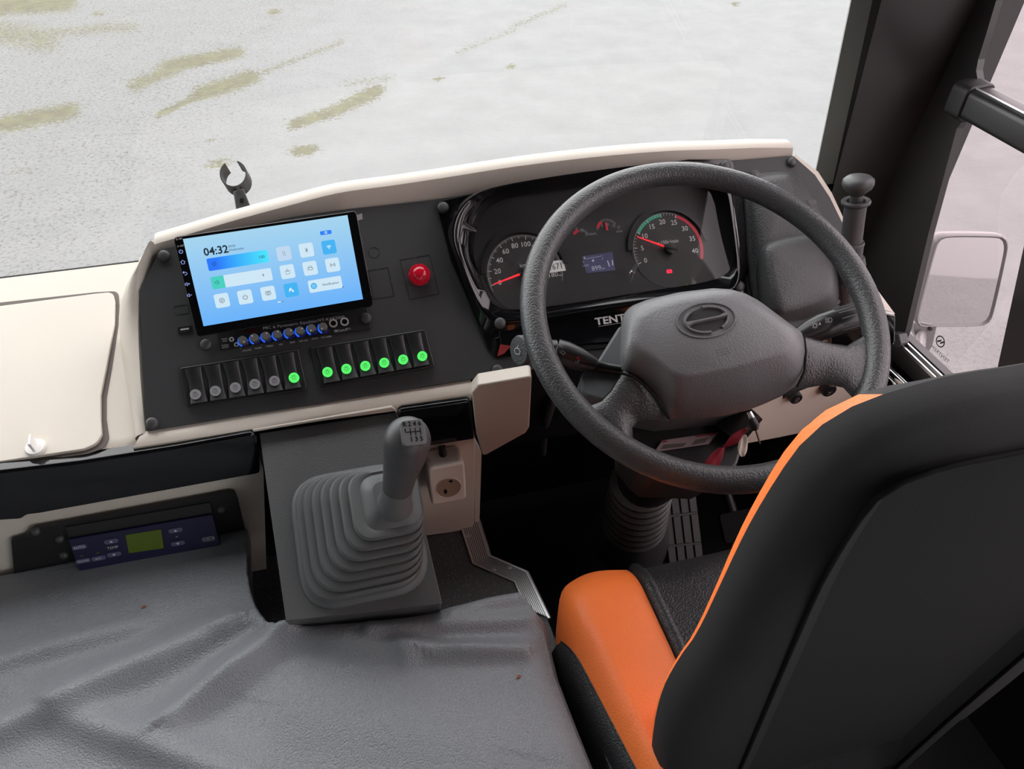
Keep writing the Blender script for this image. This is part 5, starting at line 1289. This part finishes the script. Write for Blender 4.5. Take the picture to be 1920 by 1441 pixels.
# pedals
PD = Fr(at_depth(1282, 985, 1.50), 52, az=-4)
pdl = thing('accelerator_pedal', 'black ribbed accelerator pedal in the dark footwell', 'pedal', PD)
q_ = [PD.at(*a)[:2] for a in ((1236, 915), (1302, 905), (1322, 1075), (1255, 1080))]
MB().prism(q_, -.012, 0).obj('pedal_plate', 'black', pdl, bevel=.001)
for i in range(3):
    for j in range(4):
        u0, u1 = (j+.1)/4, (j+.92)/4; v0, v1 = (i+.03)/3, (i+.96)/3
        def bl(s, t):
            a, b_, c2, d = [Vector(p) for p in q_]; return (a*(1-s)+b_*s)*(1-t)+(d*(1-s)+c2*s)*t
        MB().prism([tuple(bl(*p)) for p in ((u0, v0), (u1, v0), (u1, v1), (u0, v1))], 0, .004).obj('rubber_pad', 'black', pdl, bevel=.0008)
# brake / clutch pedal arms just seen in the gloom
bk = thing('brake_pedal', 'dim brake pedal pad on a bent arm behind the seat cushion', 'pedal', Fr(at_depth(1385, 985, 1.5), 50))
BK = Fr(at_depth(1385, 985, 1.5), 50)
MB().prism(rrect(0, 0, .07, .055, .008), -.006, .004).obj('pedal_pad', 'deep', bk, bevel=.001)
MB().tube([(0, .01, -.006), (0, .08, -.02), (.0, .22, -.01)], .009, 10).obj('pedal_arm', 'black', bk, smooth=60)
# dark cable conduit under the dash
cb_ = thing('cable_conduit', 'thin dark cable conduit hanging below the dash beside the column', 'cable')
MB().tube([at_depth(x, y, d) for x, y, d in ((1040, 745, 1.30), (1030, 775, 1.32), (1022, 800, 1.36), (1018, 850, 1.45))], .006, 10).obj('conduit', 'cap', cb_, smooth=60)

# ================================================================== DRIVER SEAT
XS = .44
seat = thing('driver_seat', 'black driver seat with bright orange cushion bolsters and orange-piped backrest', 'seat', Fr((XS, .40, .35), axes=(WORLD.U, WORLD.V, WORLD.N)))
def sobj(mb, name, m, **k):
    mb.v = [(v[0]-XS, v[1]-.40, v[2]-.35) for v in mb.v]; return mb.obj(name, m, seat, **k)
ZS = .485
TAP = lambda y: 1-.16*max(0, min(1, (.60-y)/.26))
yF, yB = .648, .345
def cush_front(x):   # front edge curves back at the corners
    u = abs(x-XS)/.225; return yF-.040*max(0, u-.55)**2/.2-.055*max(0, u-.86)**2/.02
seam = .092          # |x-XS| of the seam between centre panel and bolster
def zt(ax, y):
    z = ZS
    if ax < seam: z = ZS-.010+.004*(ax/seam)**4
    else:
        t = (ax-seam)/(.222-seam); z = ZS-.004+.020*math.sin(min(1, t*1.05)*math.pi*.62)-.03*max(0, t-.72)**2/.08
    f = max(0, 1-(cush_front(XS+ax)-y)/.06); return z-.030*f*f
def patch(ax0, ax1, sgn, name, m, nx=14):
    rows = []
    for i in range(nx+1):
        ax_ = ax0+(ax1-ax0)*i/nx; x = XS+sgn*ax_; yf = cush_front(x); r_ = []
        for p in ((yf-.004, -.10), (yf+.002, -.05)): r_.append((x, p[0], ZS+p[1]-.03))
        for j in range(25):
            y = yf+(yB-yf)*(j/24)**1.3; r_.append((XS+(x-XS)*(1 if ax_ <= seam+.001 else 1+(TAP(y)-1)*(ax_-seam)/(.222-seam)), y, zt(ax_, y)))
        rows.append(r_)
    return sobj(MB().grid(rows), name, m, smooth=180)
patch(0, seam, -1, 'centre_panel', 'bleather'); patch(0, seam, 1, 'centre_panel', 'bleather')
patch(seam+.0005, .222, -1, 'bolster', 'orange', nx=22).__setitem__('label', 'orange cushion bolster'); patch(seam+.0005, .222, 1, 'bolster', 'orange', nx=22).__setitem__('label', 'orange cushion bolster')
# rounded black piping roll beside the seam
for sgn in (-1, 1):
    path = []
    for j in range(20):
        x = XS+sgn*(seam-.011); yf = cush_front(x)-.004; y = yf+(yB-yf)*j/19; path.append((x+sgn*0, y, zt(seam-.011, y)+.001))
    sobj(MB().tube([Vector(p) for p in path], .010, 12), 'seam_roll', 'bleather', smooth=180)
    # black side wall of the cushion
    rows = []
    for j in range(26):
        t = j/25; ax_ = .222; y = cush_front(XS+ax_)+(yB-cush_front(XS+ax_))*t; z = zt(ax_, y)
        x = XS+sgn*(seam+(ax_-seam)*TAP(y)) if False else XS+sgn*ax_*(1+(TAP(y)-1))
        rows.append([(x-sgn*.001, y, z+.0005), (x+sgn*.006, y, z-.005), (x+sgn*.013, y, z-.025), (x+sgn*.016, y, z-.07), (x+sgn*.012, y, z-.12)])
    f = rows[0]; fr_ = [[(p[0]-sgn*.03, p[1]+.020, p[2]) for p in f], [(p[0]-sgn*.008, p[1]+.011, p[2]) for p in f]]
    sobj(MB().grid([rows[0]]+rows[1:]), 'side_panel', 'bleather', smooth=180)
    sobj(MB().tube([Vector(r_[0])+Vector((0, 0, .0008)) for r_ in rows], .0016, 8), 'piping', 'bleather', smooth=180)
sobj(MB().prism(fillet([(XS-.21, yB), (XS+.21, yB), (XS+.21, yF-.04), (XS-.21, yF-.04)], .03), .33, ZS-.05), 'cushion_base', 'bleather')
sobj(MB().prism(rrect(XS, .42, .34, .34, .02), .03, .33), 'pedestal', 'black', bevel=.005)
# backrest: outline read on the plane of its front edge, rear shell a little inside it
XB = .495
RBN = Vector((0, 1, .095)).normalized()
def RBO(dy): return Vector((0, .335+dy, .55))
spx = [(1217, 1441), (1222, 1360), (1238, 1290), (1270, 1230), (1303, 1185), (1348, 1085), (1370, 1032), (1400, 966), (1455, 867), (1495, 812), (1537, 776), (1583, 749), (1644, 726), (1708, 716), (1782, 700), (1920, 681)]
ipx = [(1219, 1441), (1225, 1360), (1241, 1290), (1273, 1232), (1307, 1188), (1353, 1090), (1376, 1040), (1409, 973), (1468, 876), (1507, 824), (1549, 789), (1592, 763), (1650, 740), (1712, 722), (1785, 702), (1920, 683)]
def half(px, dy): 
    r_ = [onplane(x, y, RBO(dy), RBN) for x, y in px]; b0 = r_[0]
    return [Vector((b0.x+.012, 0, .28)), Vector((b0.x+.004, 0, .45))]+[Vector((p.x, 0, p.z)) for p in r_]
def full(px, dy):
    h_ = half(px, dy); h_ = [p for p in h_ if p.x < XB-.02]; zt_ = h_[-1].z
    o_ = h_+[Vector((XB, 0, zt_+.002))]+[Vector((2*XB-p.x, 0, p.z)) for p in h_[::-1]]
    return resample(chaikin(o_, 1, closed=False), 91, closed=False)
OA, OB = full(spx, .052), full(ipx, .038)
def brx(off, dy, src=None):
    r_ = []; src = src or OB; n = len(src)
    for i, p in enumerate(src):
        t = src[min(i+1, n-1)]-src[max(i-1, 0)]; t.normalize(); q = p+Vector((-t.z, 0, t.x))*off
        r_.append(Vector((q.x, .335-.095*(q.z-.55)+dy, q.z)))
    return r_
fo = [brx(-.046, .080, OA), brx(-.034, .074, OA), brx(-.016, .062, OA), brx(0, .052, OA), brx(.0, .038, OB)]
nO = len(OA); kt_ = max(i for i in range(nO//2) if OA[i].x < .352)
for a_i, b_i, m_n, lab in ((0, kt_+1, 'orange', 'orange edge of the backrest bolster'), (kt_, nO-kt_, 'fabric', None), (nO-kt_-1, nO, 'orange', 'orange edge of the backrest bolster')):
    sobj(MB().loft([r_[a_i:b_i] for r_ in fo], False, False, False), 'front_bolster', m_n, smooth=180, label=lab)
sm_px = [(1386, 1441), (1469, 1245), (1531, 1100), (1562, 1044), (1589, 999), (1626, 944), (1666, 909), (1766, 871), (1920, 842)]
OS = full(sm_px, -.0125)
f3 = brx(0, .038); g1 = brx(.0008, .030); g2 = brx(.0, .015); g3 = brx(-.008, .0); g4 = brx(-.035, -.010); g5 = brx(.0, -.013, OS)
sobj(MB().loft([f3, g1, g2, g3, g4, g5], False, False, False), 'back_shell', 'fabric', smooth=180)
sobj(MB().tube([p+Vector((0, -.0015, 0)) for p in brx(.0, -.0125, OS)], .0022, 8), 'stitched_seam', 'deep', smooth=180)
g6, g7, g8 = brx(-.002, -.0125, OS), brx(-.010, -.008, OS), brx(-.025, -.003, OS)
mbk = MB().loft([g6, g7, g8], False, False, False)
M['fabric2'] = mat('inner_black_fabric', (.011, .011, .011), .9, bump=('noise', 600, .3, .0006))
sobj(mbk, 'rear_panel', 'fabric2', smooth=180)
ib = [Vector((p.x, p.y, p.z)) for p in g8]
n8 = len(ib); rows = [[ib[i].lerp(ib[n8-1-i], t) for t in (0, .1, .25, .5, .75, .9, 1)] for i in range(n8//2)]
sobj(MB().grid([[p+Vector((0, 0, 0)) for p in r_] for r_ in rows]), 'rear_panel', 'fabric2', smooth=180)
fi = fo[0]; rows = [[fi[i].lerp(fi[len(fi)-1-i], t) for t in (0, .25, .5, .75, 1)] for i in range(len(fi)//2)]
sobj(MB().grid(rows), 'front_panel', 'bleather', smooth=180)

# ================================================================== OUTSIDE MIRROR, DECAL, SMALL THINGS
MF_O = on_y(1800, 520, 1.35); mn = (CAM-MF_O); 
mn = Vector((-.25, -1, .12)).normalized(); mu_ = Vector((0, 0, 1)).cross(mn); mu_.normalize()
MF = Fr(MF_O, axes=(mu_*1.0, mn.cross(mu_), mn))
mr = thing('side_mirror', 'rounded rectangular outside mirror seen through the side window', 'mirror', MF)
mp = [MF.at(*a)[:2] for a in ((1714, 602), (1716, 585), (1748, 460), (1755, 444), (1770, 437), (1872, 438), (1885, 442), (1889, 455), (1888, 470), (1862, 588), (1854, 604), (1838, 611), (1740, 611), (1722, 612))]
cx, cy = sum(p[0] for p in mp)/len(mp), sum(p[1] for p in mp)/len(mp)
mpo = resample(chaikin([(x, y, 0) for x, y in mp], 2), 64)
inn = [Vector((cx+(p.x-cx)*.905, cy+(p.y-cy)*.935, 0)) for p in mpo]
MB().loft([[tuple(v) for v in [(p.x*.9+cx*.1, p.y*.9+cy*.1, -.05) for p in mpo]], [(p.x, p.y, -.012) for p in mpo], [(p.x, p.y, .004) for p in mpo], [(p.x*.6+q.x*.4, p.y*.6+q.y*.4, .008) for p, q in zip(mpo, inn)], [(q.x, q.y, .003) for q in inn]], True, False).obj('mirror_shell', 'mframe', mr, smooth=60)
MB().flat([(q.x, q.y) for q in inn], .0032).obj('mirror_glass', 'mir', mr)
arm = [MF.at(1728, 600, -.01), MF.at(1738, 640, -.0), MF.at(1742, 690, .0)]
ap = [MF.at(*a)[:2] for a in ((1712, 600), (1755, 608), (1748, 640), (1735, 668), (1722, 640), (1712, 620))]
MB().prism(fillet(ap, .01), -.03, .006).obj('mirror_arm', 'mframe', mr, bevel=.004)
c = MF.at(1744, 615, .006); MB().lathe([(.006, 0), (.006, .004), (.004, .006)], c, 16).obj('pivot_cap', 'key', mr, smooth=40)
arm2 = on_x(1715, 640, XW+.08)
MB().tube([MF.l(MF.w(*MF.at(1728, 625, -.012))), MF.l(on_x(1722, 672, XW+.16))], .012, 12).obj('bracket_tube', 'mframe', mr, smooth=60)
# mirror-written decal on the side glass
DF = Fr(on_x(1763, 640, XW+.004), axes=(SWF.U, SWF.V, SWF.N))
dc = thing('window_decal', 'small black round emblem decal with mirrored lettering on the side glass', 'decal', DF)
MB().arc(0, 0, .0085, .0105, 0, 360, 0, .0003).stroke([(-.006, -.004), (.001, .003), (.001, -.003), (.007, .004)], .003, 0, .0003).obj('emblem', 'key', dc, kind='stuff')
p_ = DF.at(1763, 657)
MB().text('TENTREM', .0095, p_[0]+.002, p_[1]-.006, .0, rot=0, mirror=True, sx=1.15).obj('lettering', 'key', dc)
# ring holder on the dash top
rh_p = PL.w(*PL.at(452, 405, 0))
base = on_y(455, 400, 1.155)
RF = Fr(base, axes=(CR, CU, -CF))
rh = thing('ring_holder', 'small black open-ring clip holder on stalk behind the dashboard top', 'holder', RF)
P = lambda x, y, n=0: Vector(RF.at(x, y, n))
cR = P(437, 325, .0)
rr = []
rad = (P(462, 328)-P(411, 330)).length/2
for k in range(33):
    a = (140-310*k/32+ -5)*D
    a = (128 + 305*(1-k/32))*D
    d_ = Vector((math.cos(a), math.sin(a), 0)); o_ = cR+d_*rad; i_ = cR+d_*(rad-.0019); wd = .011
    bk_ = Vector((.003, -.010, -.016))
    rr.append([o_, i_, i_+bk_, o_+bk_])
MB().loft(rr).obj('ring', 'cap', rh, bevel=.0005)
MB().loft([[P(443, 349), P(448, 348), P(448, 348)+Vector((0, -.004, -.012)), P(443, 349)+Vector((0, -.004, -.012))], [P(446, 366), P(450, 365), P(450, 365)+Vector((0, 0, -.012)), P(446, 366)+Vector((0, 0, -.012))]]).obj('ring_neck', 'cap', rh)
MB().loft([[P(437, 358), P(456, 352), P(458, 358, -.02), P(438, 364, -.02)], [P(444, 402), P(472, 392), P(472, 396, -.03), P(445, 406, -.03)]]).obj('stalk', 'cap', rh, bevel=.002)
MB().box(tuple((P(453, 372)+P(454, 380))/2), (.005, .006, .004)).obj('slot', 'deep', rh)
# polished rails on the right wall
pr = thing('door_grab_rail', 'polished steel rail low on the right wall between dash and seat', 'rail')
a_, b_ = on_x(1668, 694, .955), on_x(1712, 736, .955)
d_ = (b_-a_).normalized()
MB().tube([a_-d_*.10, b_+d_*.25], .0075, 16).obj('rail_tube', 'chrome', pr, smooth=60)
a_, b_ = on_x(1664, 706, .95), on_x(1700, 742, .95); d_ = (b_-a_).normalized()
MB().tube([a_-d_*.10, b_+d_*.25], .003, 12).obj('rail_strip', 'chrome', pr, smooth=60)
MB().box((.965, .70, .475), (.03, .35, .03)).obj('rail_base', 'cream', pr)
